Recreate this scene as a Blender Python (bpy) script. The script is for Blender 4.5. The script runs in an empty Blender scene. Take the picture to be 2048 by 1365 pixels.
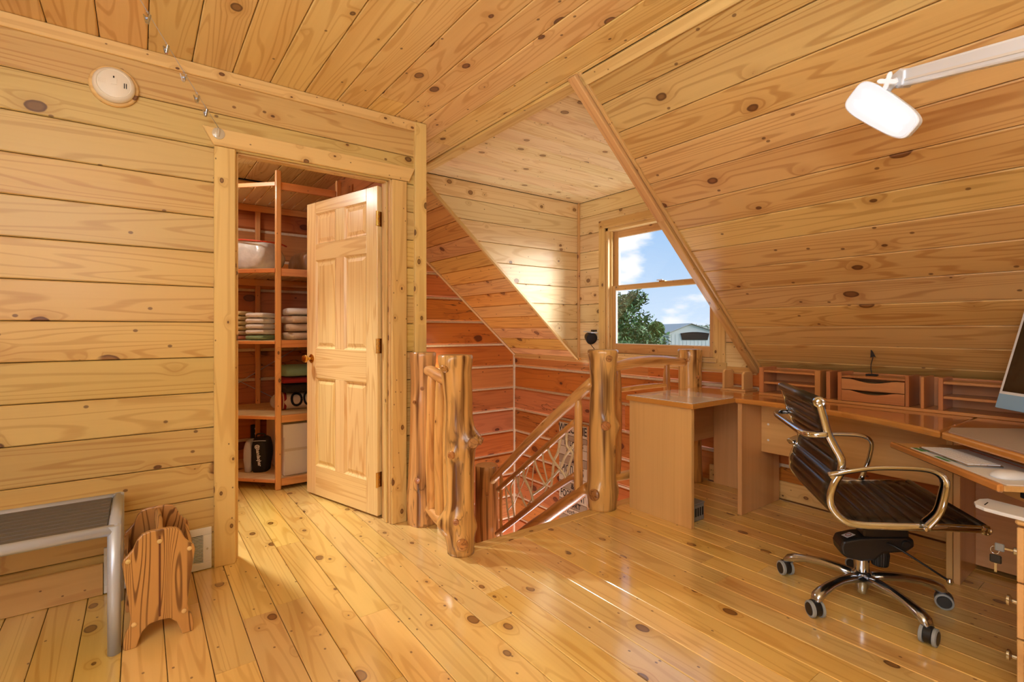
import bpy, bmesh, math, random
from mathutils import Vector, Matrix, noise

random.seed(7)
PI = math.pi
scene = bpy.context.scene
COL = scene.collection
V = Vector

# ------------------------------------------------------------------ camera
CAM_H = 1.14
FPX = 1004.0
YAW = math.atan2(744, 1004)
cam_d = bpy.data.cameras.new('camera')
cam = bpy.data.objects.new('camera', cam_d)
COL.objects.link(cam)
cam.location = (0, 0, CAM_H)
cam.rotation_euler = (PI / 2, 0, -YAW)
cam_d.sensor_width = 36.0
cam_d.lens = 36.0 * FPX / 2048.0
cam_d.shift_y = -22.5 / 2048.0
cam_d.clip_start = 0.03
cam_d.clip_end = 500
scene.camera = cam


def lin(c):
    return tuple(((x / 255.0) / 12.92 if x / 255.0 <= 0.04045 else ((x / 255.0 + 0.055) / 1.055) ** 2.4) for x in c) + (1.0,)


# ------------------------------------------------------------------ world
wd = bpy.data.worlds.new('sky')
scene.world = wd
wd.use_nodes = True
nt = wd.node_tree
nt.nodes.clear()
W = lambda t: nt.nodes.new(t)
out = W('ShaderNodeOutputWorld')
bg = W('ShaderNodeBackground')
tc = W('ShaderNodeTexCoord')
sep = W('ShaderNodeSeparateXYZ')
nt.links.new(tc.outputs['Generated'], sep.inputs[0])
ramp = W('ShaderNodeValToRGB')
nt.links.new(sep.outputs['Z'], ramp.inputs[0])
cr = ramp.color_ramp
cr.elements[0].position = 0.0
cr.elements[0].color = lin((206, 226, 246))
cr.elements[1].position = 0.28
cr.elements[1].color = lin((128, 182, 236))
mp = W('ShaderNodeMapping')
mp.inputs['Scale'].default_value = (5.2, 5.2, 13.0)
mp.inputs['Location'].default_value = (0.35, 0.0, 0.35)
nt.links.new(tc.outputs['Generated'], mp.inputs[0])
nz = W('ShaderNodeTexNoise')
nz.inputs['Scale'].default_value = 1.6
nz.inputs['Detail'].default_value = 7.0
nz.inputs['Roughness'].default_value = 0.52
nt.links.new(mp.outputs[0], nz.inputs['Vector'])
mr = W('ShaderNodeMapRange')
mr.interpolation_type = 'SMOOTHSTEP'
mr.inputs[1].default_value = 0.50
mr.inputs[2].default_value = 0.68
nt.links.new(nz.outputs[0], mr.inputs[0])
mix = W('ShaderNodeMix')
mix.data_type = 'RGBA'
nt.links.new(mr.outputs[0], mix.inputs[0])
nt.links.new(ramp.outputs[0], mix.inputs[6])
mix.inputs[7].default_value = lin((252, 252, 254))
nt.links.new(mix.outputs[2], bg.inputs[0])
bg.inputs[1].default_value = 1.4
nt.links.new(bg.outputs[0], out.inputs[0])

# ------------------------------------------------------------------ lights, exposure
def lamp(name, kind, loc, aim, energy, col=(1, 1, 1), **kw):
    d = bpy.data.lights.new(name, kind)
    d.energy = energy
    d.color = col
    for k, v in kw.items():
        setattr(d, k, v)
    o = bpy.data.objects.new(name, d)
    COL.objects.link(o)
    o.location = loc
    o.rotation_euler = (V(aim) - V(loc)).to_track_quat('-Z', 'Y').to_euler()
    return o


lamp('sun_light', 'SUN', (8, -4, 6), (8 - 2.0, -4 + 2.1, 6 - 0.95), 11.0, (1.0, 0.99, 0.98), angle=math.radians(38))
lamp('overhead_fill_light', 'AREA', (-0.5, -0.3, 2.33), (0.6, 1.0, 0.0), 34, (0.90, 0.99, 1.06), shape='RECTANGLE', size=1.4, size_y=1.2)  # added overhead fill, no fixture modelled
lamp('rear_fill_light', 'AREA', (-1.6, 0.2, 1.45), (2.6, 1.3, 0.9), 44, (0.90, 0.99, 1.08), shape='RECTANGLE', size=1.6, size_y=1.5)  # added fill from behind the camera, no window built there
lamp('upward_fill_light', 'AREA', (-0.55, -0.55, 1.55), (-0.4, -0.4, 2.4), 68, (0.90, 0.99, 1.06), shape='DISK', size=0.5)  # added fill aimed up to brighten the ceiling boards

vs = scene.view_settings
vs.view_transform = 'Standard'
vs.look = 'None'
vs.gamma = 1.0
vs.use_curve_mapping = False
vs.exposure = -0.25

# ------------------------------------------------------------------ pixel helpers (photo is 2048 x 1365, horizon at y = 660)
CF = V((math.sin(YAW), math.cos(YAW), 0))
CR = V((math.cos(YAW), -math.sin(YAW), 0))
CC = V((0, 0, CAM_H))


def ray(x, y):
    return CF + CR * ((x - 1024.0) / FPX) + V((0, 0, 1)) * ((660.0 - y) / FPX)


def on_plane(x, y, p, n):
    r = ray(x, y)
    return CC + r * (n.dot(p - CC) / n.dot(r))


def px_x(x, y, v): return on_plane(x, y, V((v, 0, 0)), V((1, 0, 0)))
def px_y(x, y, v): return on_plane(x, y, V((0, v, 0)), V((0, 1, 0)))
def px_z(x, y, v=0.0): return on_plane(x, y, V((0, 0, v)), V((0, 0, 1)))


# ------------------------------------------------------------------ materials
MATS = {}


def new_mat(name):
    m = bpy.data.materials.new(name)
    m.use_nodes = True
    t = m.node_tree
    b = t.nodes['Principled BSDF']
    MATS[name] = m
    return m, t, b


def plain(name, rgb, rough=0.5, metal=0.0, coat=0.0, emit=0.0, bump=0.0, bscale=80.0, var=0.0, trans=0.0, alpha=1.0):
    m, t, b = new_mat(name)
    b.inputs['Base Color'].default_value = lin(rgb)
    b.inputs['Roughness'].default_value = rough
    b.inputs['Metallic'].default_value = metal
    b.inputs['Coat Weight'].default_value = coat
    b.inputs['Alpha'].default_value = alpha
    if emit:
        b.inputs['Emission Color'].default_value = lin(rgb)
        b.inputs['Emission Strength'].default_value = emit
    if bump or var:
        tcn = t.nodes.new('ShaderNodeTexCoord')
        n = t.nodes.new('ShaderNodeTexNoise')
        n.inputs['Scale'].default_value = bscale
        n.inputs['Detail'].default_value = 4
        t.links.new(tcn.outputs['Object'], n.inputs['Vector'])
        if bump:
            bp = t.nodes.new('ShaderNodeBump')
            bp.inputs['Strength'].default_value = bump
            bp.inputs['Distance'].default_value = 0.01
            t.links.new(n.outputs[0], bp.inputs['Height'])
            t.links.new(bp.outputs[0], b.inputs['Normal'])
        if var:
            mx = t.nodes.new('ShaderNodeMix')
            mx.data_type = 'RGBA'
            mx.inputs[6].default_value = lin(rgb)
            mx.inputs[7].default_value = lin(tuple(c * (1 - var) for c in rgb))
            t.links.new(n.outputs[0], mx.inputs[0])
            t.links.new(mx.outputs[2], b.inputs['Base Color'])
    return m


def wood(name, light, dark, knot_rgb=(92, 52, 26), kx=1.7, ky=3.6, kthr=0.62, kr=0.13, rings=9.0, gx=0.9, gy=7.0, line=0.55,
         var=0.16, rough=0.45, coat=0.0, coat_rough=0.1, axis='X', round_=False, cracks=0.0, band=0.35, fine=0.16, spec=0.5, bump=0.0, coat_ior=1.5, band_s=5.0):
    m, t, b = new_mat(name)
    N = t.nodes.new
    L = t.links.new

    def math_(op, a, c=None, d=None, clamp=False):
        n = N('ShaderNodeMath')
        n.operation = op
        n.use_clamp = clamp
        for i, v in enumerate((a, c, d)):
            if v is None:
                continue
            if isinstance(v, (int, float)):
                n.inputs[i].default_value = v
            else:
                L(v, n.inputs[i])
        return n.outputs[0]

    def rng(v, a, c, d, e, smooth=False):
        n = N('ShaderNodeMapRange')
        if smooth:
            n.interpolation_type = 'SMOOTHSTEP'
        L(v, n.inputs[0])
        for i, q in enumerate((a, c, d, e)):
            n.inputs[i + 1].default_value = q
        return n.outputs[0]

    tcn = N('ShaderNodeTexCoord')
    oi = N('ShaderNodeObjectInfo')
    s = N('ShaderNodeSeparateXYZ')
    L(tcn.outputs['Object'], s.inputs[0])
    rnd = oi.outputs['Random']
    if axis == 'X':
        x, y, z = s.outputs[0], s.outputs[1], s.outputs[2]
    else:
        x, y, z = s.outputs[2], s.outputs[0], s.outputs[1]
    x = math_('ADD', x, math_('MULTIPLY', rnd, 173.0))
    y = math_('ADD', y, math_('MULTIPLY', rnd, 61.0))

    def vec(a, c, d):
        n = N('ShaderNodeCombineXYZ')
        for i, (v, k) in enumerate(((x, a), (y, c), (z, d))):
            L(math_('MULTIPLY', v, k), n.inputs[i])
        return n.outputs[0]

    yz = math_('ADD', y, z)

    def vec2(a, c):
        n = N('ShaderNodeCombineXYZ')
        L(math_('MULTIPLY', x, a), n.inputs[0])
        L(math_('MULTIPLY', yz, c), n.inputs[1])
        return n.outputs[0]

    def tnoise(v, detail=2.0, rough_=0.5, dist=0.0):
        n = N('ShaderNodeTexNoise')
        n.inputs['Scale'].default_value = 1.0
        n.inputs['Detail'].default_value = detail
        n.inputs['Roughness'].default_value = rough_
        n.inputs['Distortion'].default_value = dist
        L(v, n.inputs['Vector'])
        return n.outputs[0]

    vo = N('ShaderNodeTexVoronoi')
    vo.voronoi_dimensions = '3D' if round_ else '2D'
    vo.inputs['Scale'].default_value = 1.0
    L(vec(kx, ky, ky) if round_ else vec2(kx, ky), vo.inputs['Vector'])
    sc = N('ShaderNodeSeparateColor')
    L(vo.outputs['Color'], sc.inputs[0])
    rad = rng(sc.outputs[0], kthr, 1.0, 0.0, kr)
    has = math_('GREATER_THAN', sc.outputs[0], kthr)
    ve = N('ShaderNodeTexVoronoi')
    ve.voronoi_dimensions = '3D' if round_ else '2D'
    ve.feature = 'DISTANCE_TO_EDGE'
    ve.inputs['Scale'].default_value = 1.0
    L(vo.inputs['Vector'].links[0].from_socket, ve.inputs['Vector'])
    fade = rng(ve.outputs['Distance'], 0.0, 0.10, 0.0, 1.0, True)
    has = math_('MULTIPLY', has, fade)
    wob = tnoise(vec(22, 30, 30), 1.0)
    dist = math_('ADD', vo.outputs['Distance'], math_('MULTIPLY', math_('SUBTRACT', wob, 0.5), 0.035))
    kd = math_('SUBTRACT', dist, rad)
    kmask = math_('MULTIPLY', rng(kd, 0.008, -0.012, 0.0, 1.0, True), has)
    halo = math_('MULTIPLY', rng(kd, 0.0, 0.30, 1.0, 0.0, True), has)
    g = tnoise(vec(gx, gy, gy), 1.5, 0.45, 0.25)
    ring = math_('ADD', math_('MULTIPLY', g, rings), math_('MULTIPLY', math_('MULTIPLY', halo, halo), 1.0))
    sn = math_('SINE', math_('MULTIPLY', ring, 6.2832))
    ln = math_('MULTIPLY', math_('MULTIPLY', rng(sn, 0.35, 1.0, 0.0, 1.0, True), math_('ADD', 0.55, math_('MULTIPLY', tnoise(vec(3.0, 24.0, 24.0), 2.0), 0.9))), line)
    bnd = math_('MULTIPLY', rng(tnoise(vec(band_s * 0.07, band_s, band_s), 1.0), 0.42, 0.72, 0.0, 1.0, True), band)
    fin = tnoise(vec(4.0, 190.0, 190.0), 2.0, 0.6)
    fac = math_('ADD', ln, bnd, None, True)
    mid_ = tnoise(vec(0.8, 46.0, 46.0), 2.0, 0.6)
    fac = math_('ADD', fac, math_('MULTIPLY', math_('SUBTRACT', mid_, 0.5), fine * 2.4), None, True)
    fac = math_('ADD', fac, math_('MULTIPLY', math_('SUBTRACT', fin, 0.5), fine), None, True)

    mx = N('ShaderNodeMix')
    mx.data_type = 'RGBA'
    L(fac, mx.inputs[0])
    mx.inputs[6].default_value = lin(light)
    mx.inputs[7].default_value = lin(dark)
    col = mx.outputs[2]
    # knot halo, darker heart
    m2 = N('ShaderNodeMix')
    m2.data_type = 'RGBA'
    L(math_('MULTIPLY', math_('MULTIPLY', halo, halo), 0.45), m2.inputs[0])
    L(col, m2.inputs[6])
    m2.inputs[7].default_value = lin(dark)
    m3 = N('ShaderNodeMix')
    m3.data_type = 'RGBA'
    L(math_('MULTIPLY', kmask, 0.93), m3.inputs[0])
    L(m2.outputs[2], m3.inputs[6])
    kin = N('ShaderNodeMix')
    kin.data_type = 'RGBA'
    L(math_('MULTIPLY', rng(kd, -0.012, -0.055, 0.0, 1.0, True), math_('ADD', 0.25, math_('MULTIPLY', sc.outputs[1], 0.75))), kin.inputs[0])
    kin.inputs[6].default_value = lin(knot_rgb)
    kin.inputs[7].default_value = lin(tuple(0.5 * a_ + 0.5 * b_ for a_, b_ in zip(knot_rgb, dark)))
    L(kin.outputs[2], m3.inputs[7])
    # pin knots
    vp = N('ShaderNodeTexVoronoi')
    vp.voronoi_dimensions = '3D' if round_ else '2D'
    vp.inputs['Scale'].default_value = 1.0
    L(vec(kx * 2.3, ky * 2.1, ky * 2.1) if round_ else vec2(kx * 2.3, ky * 2.1), vp.inputs['Vector'])
    sp_ = N('ShaderNodeSeparateColor')
    L(vp.outputs['Color'], sp_.inputs[0])
    pm = math_('MULTIPLY', rng(vp.outputs['Distance'], 0.045, 0.075, 1.0, 0.0, True), math_('GREATER_THAN', sp_.outputs[0], 0.84 if kthr < 1.0 else 2.0))
    m5 = N('ShaderNodeMix')
    m5.data_type = 'RGBA'
    L(math_('MULTIPLY', pm, 0.75), m5.inputs[0])
    L(m3.outputs[2], m5.inputs[6])
    m5.inputs[7].default_value = lin(knot_rgb)
    col = m5.outputs[2]
    if cracks:
        c1 = tnoise(vec(1.3, 9.0, 9.0), 3.0, 0.55, 0.3)
        cm = rng(math_('ABSOLUTE', math_('SUBTRACT', c1, 0.47)), 0.0, 0.009, 1.0, 0.0)
        gate = rng(tnoise(vec(0.9, 2.0, 2.0), 0.0), 0.5, 0.6, 0.0, 1.0)
        m4 = N('ShaderNodeMix')
        m4.data_type = 'RGBA'
        L(math_('MULTIPLY', math_('MULTIPLY', cm, gate), cracks), m4.inputs[0])
        L(col, m4.inputs[6])
        m4.inputs[7].default_value = lin((58, 30, 14))
        col = m4.outputs[2]
    hs = N('ShaderNodeHueSaturation')
    wn = N('ShaderNodeTexWhiteNoise')
    wn.noise_dimensions = '1D'
    L(math_('MULTIPLY', rnd, 917.0), wn.inputs['W'])
    sc2 = N('ShaderNodeSeparateColor')
    L(wn.outputs['Color'], sc2.inputs[0])
    L(rng(sc2.outputs[0], 0.0, 1.0, 0.492, 0.508), hs.inputs['Hue'])
    L(rng(sc2.outputs[1], 0.0, 1.0, 1.0 - var * 0.4, 1.0 + var * 0.5), hs.inputs['Saturation'])
    L(rng(sc2.outputs[2], 0.0, 1.0, 1.0 - var, 1.0 + var * 0.55), hs.inputs['Value'])
    L(col, hs.inputs['Color'])
    L(hs.outputs[0], b.inputs['Base Color'])
    b.inputs['Roughness'].default_value = rough
    b.inputs['Coat Weight'].default_value = coat
    b.inputs['Coat Roughness'].default_value = coat_rough
    b.inputs['Coat IOR'].default_value = coat_ior
    b.inputs['Specular IOR Level'].default_value = spec
    if bump:
        bp = N('ShaderNodeBump')
        bp.inputs['Strength'].default_value = bump
        bp.inputs['Distance'].default_value = 0.004
        hgt = tnoise(vec(2.0, 26.0, 26.0), 2.0, 0.5)
        L(math_('SUBTRACT', hgt, math_('MULTIPLY', kmask, 0.2)), bp.inputs['Height'])
        L(bp.outputs[0], b.inputs['Normal'])
        if coat:
            L(bp.outputs[0], b.inputs['Coat Normal'])
    return m


M_WALL = wood('pine_wall', (216, 184, 114), (184, 140, 74), kx=3.0, ky=4.4, kthr=0.64, kr=0.15, rings=15, gx=0.5, line=0.5, rough=0.42, coat=0.12, coat_rough=0.25, var=0.10)
M_CEIL = wood('pine_ceiling', (240, 206, 136), (208, 158, 88), kx=3.6, ky=5.0, kthr=0.60, kr=0.15, rings=15, gx=0.5, line=0.5, rough=0.42, coat=0.12, coat_rough=0.25, var=0.10)
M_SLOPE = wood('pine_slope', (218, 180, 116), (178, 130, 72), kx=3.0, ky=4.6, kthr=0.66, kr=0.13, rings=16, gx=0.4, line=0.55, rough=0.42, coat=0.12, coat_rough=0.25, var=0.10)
M_DORM = wood('pine_dormer', (244, 218, 166), (214, 174, 114), knot_rgb=(120, 84, 54), kx=5.0, ky=6.5, kthr=0.5, kr=0.15, rings=12, gx=0.5, line=0.42, rough=0.45, coat=0.08, var=0.08)
M_FLOOR = wood('pine_floor', (244, 206, 126), (208, 156, 78), knot_rgb=(100, 58, 26), kx=4.6, ky=7.0, kthr=0.62, kr=0.15, rings=12, gx=0.45, line=0.42, var=0.13,
               rough=0.34, coat=1.0, coat_rough=0.13, band=0.4, coat_ior=1.95)
M_TRIM = wood('pine_trim', (230, 194, 126), (196, 148, 84), kx=6.0, ky=9.0, kthr=0.66, kr=0.13, rings=5, gx=0.5, gy=12, line=0.35, rough=0.42, coat=0.12, var=0.07)
M_TRIMD = wood('pine_trim_dark', (222, 178, 116), (186, 132, 76), kx=6.0, ky=9.0, kthr=0.7, kr=0.13, rings=5, gx=0.5, gy=12, line=0.35, rough=0.42, coat=0.12, var=0.07)
M_LOG = wood('hewn_log', (198, 122, 62), (150, 80, 36), knot_rgb=(84, 40, 18), kx=2.6, ky=4.4, kthr=0.62, kr=0.16, rings=8, gx=0.5, line=0.3, cracks=0.9,
             rough=0.5, coat=0.08, var=0.12, fine=0.3, band=0.25)
M_POST = wood('varnished_log', (226, 176, 106), (104, 60, 26), knot_rgb=(110, 64, 32), kx=7, ky=12.0, kthr=0.8, kr=0.14, rings=5, gx=0.45, gy=17, axis='Z', round_=True,
              line=0.3, band=0.8, band_s=26.0, rough=0.33, coat=0.5, coat_rough=0.14, cracks=0.6, var=0.05, bump=0.35)
M_RAIL = wood('varnished_pole', (234, 184, 110), (176, 118, 58), knot_rgb=(96, 52, 22), kx=9.0, ky=18.0, kthr=0.72, kr=0.17, rings=6, gx=1.6, gy=14, round_=True,
              line=0.3, band=0.55, band_s=32.0, rough=0.38, coat=0.28, coat_rough=0.15, var=0.08, bump=0.3)
M_RAILD = wood('reddish_pole', (208, 144, 78), (156, 94, 42), knot_rgb=(84, 42, 18), kx=9.0, ky=18.0, kthr=0.72, kr=0.17, rings=6, gx=1.6, gy=14, round_=True,
               line=0.3, band=0.55, band_s=32.0, rough=0.38, coat=0.28, coat_rough=0.15, var=0.08, bump=0.3)
M_DOOR = wood('door_pine', (244, 212, 148), (216, 166, 98), kx=1.0, ky=2.0, kthr=1.5, kr=0.05, rings=14, gx=0.4, gy=9, line=0.55, var=0.04, rough=0.36, coat=0.25, coat_rough=0.2, band=0.1)
M_DESK = wood('cherry_desk', (230, 184, 124), (202, 150, 94), kx=1.0, ky=2.0, kthr=1.5, kr=0.05, rings=5, gx=0.4, gy=7, line=0.15, var=0.04, rough=0.36, coat=0.3, coat_rough=0.12, band=0.7, fine=0.3)
M_DESKG = wood('glossy_desk_top', (208, 142, 74), (180, 112, 50), kx=1.0, ky=2.0, kthr=1.5, kr=0.05, rings=5, gx=0.4, gy=7, line=0.12, var=0.03, rough=0.25, coat=0.9, coat_rough=0.06, band=0.4)
M_DESK_SHADED = wood('cherry_desk_shaded', (196, 136, 82), (162, 102, 56), kx=1.0, ky=2.0, kthr=1.5, kr=0.05, rings=5, gx=0.4, gy=7, line=0.15, var=0.04, rough=0.36, coat=0.3, coat_rough=0.12, band=0.7, fine=0.3)  # same veneer as the desk, painted darker for the dimmer light on the hutch
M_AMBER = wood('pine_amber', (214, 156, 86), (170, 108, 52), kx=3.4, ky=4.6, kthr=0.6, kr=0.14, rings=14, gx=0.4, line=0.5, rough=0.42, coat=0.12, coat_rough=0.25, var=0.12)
M_SHELF = wood('shelf_pine', (224, 158, 94), (190, 114, 60), kx=5.0, ky=9.0, kthr=0.75, kr=0.14, rings=6, gx=0.5, gy=12, line=0.3, rough=0.42, coat=0.15, var=0.06)
M_SHELFB = wood('shelf_board', (238, 208, 154), (210, 168, 108), kx=2.5, ky=5.0, kthr=0.8, kr=0.12, rings=6, gx=0.5, line=0.3, rough=0.5, var=0.05)
M_OAK = wood('rack_oak', (194, 138, 80), (108, 62, 28), kx=1.5, ky=2.6, kthr=1.5, kr=0.1, rings=22, gx=1.1, gy=9, line=0.85, var=0.05, rough=0.38, coat=0.35, coat_rough=0.15, band=0.1)
M_TWIG = plain('peeled_twig', (246, 226, 182), 0.45, coat=0.3, bump=0.3, bscale=60, var=0.2)
M_GAP = plain('dark_gap', (52, 30, 14), 0.9)
M_CHINK = plain('chinking', (236, 214, 182), 0.85, bump=0.3, bscale=50, var=0.15)
M_KNOT = wood('burl_cut', (196, 138, 82), (120, 68, 38), kx=0.1, ky=0.1, kthr=1.5, kr=0.1, rings=6, gx=20, gy=20, rough=0.3, coat=0.4, var=0.1)
M_ENDCUT = plain('sawn_log_end', (226, 184, 122), 0.35, coat=0.5, bump=0.1, bscale=40, var=0.25)
M_WHITE = plain('white_paint', (232, 230, 226), 0.4)
M_WPLAS = plain('white_plastic', (232, 239, 250), 0.3, coat=0.2)
M_CREAM = plain('cream_plastic', (236, 224, 200), 0.45)
M_BLACK = plain('black_plastic', (24, 24, 26), 0.42)
M_LEATH = plain('black_leather', (15, 14, 15), 0.36, coat=0.3, bump=0.12, bscale=220)
M_CHROME = plain('chrome', (206, 214, 228), 0.07, metal=1.0)
M_ALU = plain('polished_aluminium', (184, 190, 202), 0.2, metal=1.0)
M_STEEL = plain('silver_painted_steel', (192, 200, 216), 0.34, metal=0.35)
M_BRASS = plain('brass', (214, 172, 92), 0.16, metal=1.0)
M_GREY = plain('grey_slats', (92, 88, 86), 0.55, bump=0.1, bscale=200)
M_GBOX = plain('grey_metal', (136, 142, 146), 0.45, metal=0.2)
M_GREYRING = plain('grey_tread', (150, 156, 160), 0.5)
M_DARK = plain('dark_slot', (16, 14, 13), 0.9)
M_SCREEN = plain('dark_screen', (10, 9, 11), 0.08, coat=0.6)
M_BLUE = plain('pale_blue_metal', (140, 188, 236), 0.35, metal=0.1)
M_PAD = plain('grey_desk_pad', (180, 166, 154), 0.5)
M_WPAD = plain('white_blotter', (244, 248, 254), 0.14, coat=1.0)
M_PAPER = plain('paper', (228, 230, 234), 0.7)
M_GREEN = plain('green_print', (70, 140, 70), 0.6)
M_PINK = plain('orange_print', (196, 110, 72), 0.6)
M_KEY = plain('key_caps', (238, 242, 252), 0.4)
M_TOWW = plain('white_towel', (240, 236, 228), 0.95, bump=0.5, bscale=160)
M_TOWY = plain('cream_towel', (232, 208, 150), 0.95, bump=0.5, bscale=160)
M_TOWB = plain('beige_towel', (218, 192, 160), 0.95, bump=0.5, bscale=160)
M_TOWG = plain('green_blanket', (140, 164, 124), 0.95, bump=0.5, bscale=160)
M_TOWR = plain('pink_towel', (216, 140, 110), 0.95, bump=0.5, bscale=160)
M_TOWD = plain('dark_blanket', (60, 44, 30), 0.95, bump=0.5, bscale=120, var=0.5)
M_TOWK = plain('black_print_cloth', (26, 24, 26), 0.95)
M_TOWRD = plain('red_cloth', (150, 34, 30), 0.95)
M_BAGW = plain('clear_bag', (240, 236, 228), 0.22, coat=0.5, bump=0.6, bscale=14, var=0.3)
M_BAGB = plain('brown_bag', (142, 96, 54), 0.4, coat=0.3, bump=0.5, bscale=14, var=0.3)
M_RED = plain('red_zip', (206, 70, 34), 0.5)
M_BOX = plain('white_carton', (226, 214, 200), 0.7, bump=0.15, bscale=30)
M_CANV = plain('black_canvas', (22, 20, 20), 0.75, bump=0.2, bscale=200)
M_GCANV = plain('grey_canvas', (190, 192, 204), 0.7, bump=0.3, bscale=60)
M_SIGN = plain('sign_board', (206, 188, 158), 0.7, var=0.15, bscale=12)
M_SIGN2 = plain('sign_board_dark', (164, 142, 112), 0.7, var=0.15, bscale=12)
M_LAMPLENS = plain('lamp_lens', (206, 207, 218), 0.3, emit=0.62)
M_LAMPTUBE = plain('lamp_tube', (255, 255, 255), 0.3, emit=2.2)
M_BULB = plain('warm_bulb', (255, 214, 140), 0.3, emit=8.0)
M_METALSIDE = plain('metal_siding', (206, 204, 198), 0.6)
M_METALROOF = plain('metal_roof', (186, 180, 172), 0.55)
M_GRASS = plain('grass', (86, 122, 52), 0.95, var=0.4, bscale=0.3)
M_BARK = plain('bark', (84, 66, 50), 0.9, bump=0.5, bscale=8)
M_LEAF = plain('leaf_green', (74, 122, 50), 0.6, var=0.55, bscale=1.6)
M_LEAF2 = plain('far_leaf_green', (104, 140, 62), 0.7, var=0.5, bscale=0.4)
M_HOOK = plain('clear_hook', (206, 190, 160), 0.12, coat=0.6)

gm, gt, gb = new_mat('window_glass')
gt.nodes.remove(gb)
tr = gt.nodes.new('ShaderNodeBsdfTransparent')
gl = gt.nodes.new('ShaderNodeBsdfGlossy')
gl.inputs['Roughness'].default_value = 0.02
mxs = gt.nodes.new('ShaderNodeMixShader')
mxs.inputs[0].default_value = 0.04
gt.links.new(tr.outputs[0], mxs.inputs[1])
gt.links.new(gl.outputs[0], mxs.inputs[2])
gt.links.new(mxs.outputs[0], gt.nodes['Material Output'].inputs[0])
M_GLASS = gm

# ------------------------------------------------------------------ object helpers
BM = {}
CTX = [Matrix.Identity(4)]


def put(o, M, parent=None, raw=False):
    """link o at matrix M given in the current building frame; parent keeps it in place"""
    Wm = M if raw else CTX[0] @ M
    COL.objects.link(o)
    if parent is not None:
        o.parent = parent
        o.matrix_basis = BM[parent.name].inverted() @ Wm
    else:
        o.matrix_basis = Wm
    BM[o.name] = Wm
    return o


def mesh_obj(name, me, mat, M=None, parent=None, smooth=False):
    if mat is not None:
        me.materials.append(mat)
    if smooth:
        for p in me.polygons:
            p.use_smooth = True
    return put(bpy.data.objects.new(name, me), M or Matrix.Identity(4), parent)


def tag(o, label=None, cat=None, group=None, kind=None):
    if label: o['label'] = label
    if cat: o['category'] = cat
    if group: o['group'] = group
    if kind: o['kind'] = kind
    return o


def thing(name, label, cat, loc, group=None, rot=None, local=False):
    """an Empty at the thing's base. local=True: the following parts are built in its own frame until done()"""
    o = bpy.data.objects.new(name, None)
    o.empty_display_size = 0.1
    M = Matrix.Translation(V(loc))
    if rot is not None:
        M = M @ (rot if isinstance(rot, Matrix) else Matrix.Rotation(rot, 4, 'Z'))
    put(o, M, None, raw=True)
    tag(o, label, cat, group)
    if local:
        CTX[0] = M
    return o


def done():
    CTX[0] = Matrix.Identity(4)


def structure(name, label=None):
    o = bpy.data.objects.new(name, None)
    put(o, Matrix.Identity(4), None, raw=True)
    tag(o, label, None, None, 'structure')
    return o


def bm_to_me(bm, name='mesh'):
    bmesh.ops.recalc_face_normals(bm, faces=bm.faces)
    me = bpy.data.meshes.new(name)
    bm.to_mesh(me)
    bm.free()
    return me


GRAIN = {'X': Matrix.Identity(3),
         'Y': Matrix(((0, -1, 0), (1, 0, 0), (0, 0, 1))),
         'Z': Matrix(((0, 0, -1), (0, 1, 0), (1, 0, 0)))}


def box(name, parent, xr, yr, zr, mat, bev=0.002, grain='X', seg=1, smooth=False):
    c = V(((xr[0] + xr[1]) / 2, (yr[0] + yr[1]) / 2, (zr[0] + zr[1]) / 2))
    d = V((abs(xr[1] - xr[0]), abs(yr[1] - yr[0]), abs(zr[1] - zr[0])))
    G = GRAIN[grain]
    dl = G.transposed() @ d
    dl = V((abs(dl.x), abs(dl.y), abs(dl.z)))
    bm = bmesh.new()
    bmesh.ops.create_cube(bm, size=1.0)
    bmesh.ops.scale(bm, vec=dl, verts=bm.verts)
    if bev and min(dl) > 2.2 * bev:
        bmesh.ops.bevel(bm, geom=bm.edges[:], offset=bev, segments=seg, affect='EDGES', profile=0.5)
    me = bm_to_me(bm, name)
    return mesh_obj(name, me, mat, Matrix.Translation(c) @ G.to_4x4(), parent, smooth)


def prism(name, parent, pts, axis, a, b, mat, bev=0.0, grain='X', seg=1, smooth=False):
    """extrude a 2-D outline: axis 'Z' -> pts are (x,y); 'Y' -> (x,z); 'X' -> (y,z)"""
    def to3(p, w):
        if axis == 'Z': return V((p[0], p[1], w))
        if axis == 'Y': return V((p[0], w, p[1]))
        return V((w, p[0], p[1]))
    P = [to3(p, a) for p in pts] + [to3(p, b) for p in pts]
    n = len(pts)
    c = sum(P, V()) / len(P)
    G = GRAIN[grain]
    Gi = G.transposed()
    bm = bmesh.new()
    vs_ = [bm.verts.new(Gi @ (p - c)) for p in P]
    bm.faces.new(vs_[:n])
    bm.faces.new(vs_[n:][::-1])
    for i in range(n):
        j = (i + 1) % n
        bm.faces.new((vs_[i], vs_[i + n], vs_[j + n], vs_[j]))
    bmesh.ops.recalc_face_normals(bm, faces=bm.faces)
    if bev:
        ed = [e for e in bm.edges if len(e.link_faces) == 2 and e.calc_face_angle(0) > 0.6]
        bmesh.ops.bevel(bm, geom=ed, offset=bev, segments=seg, affect='EDGES', profile=0.5)
    me = bm_to_me(bm, name)
    return mesh_obj(name, me, mat, Matrix.Translation(c) @ G.to_4x4(), parent, smooth)


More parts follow.
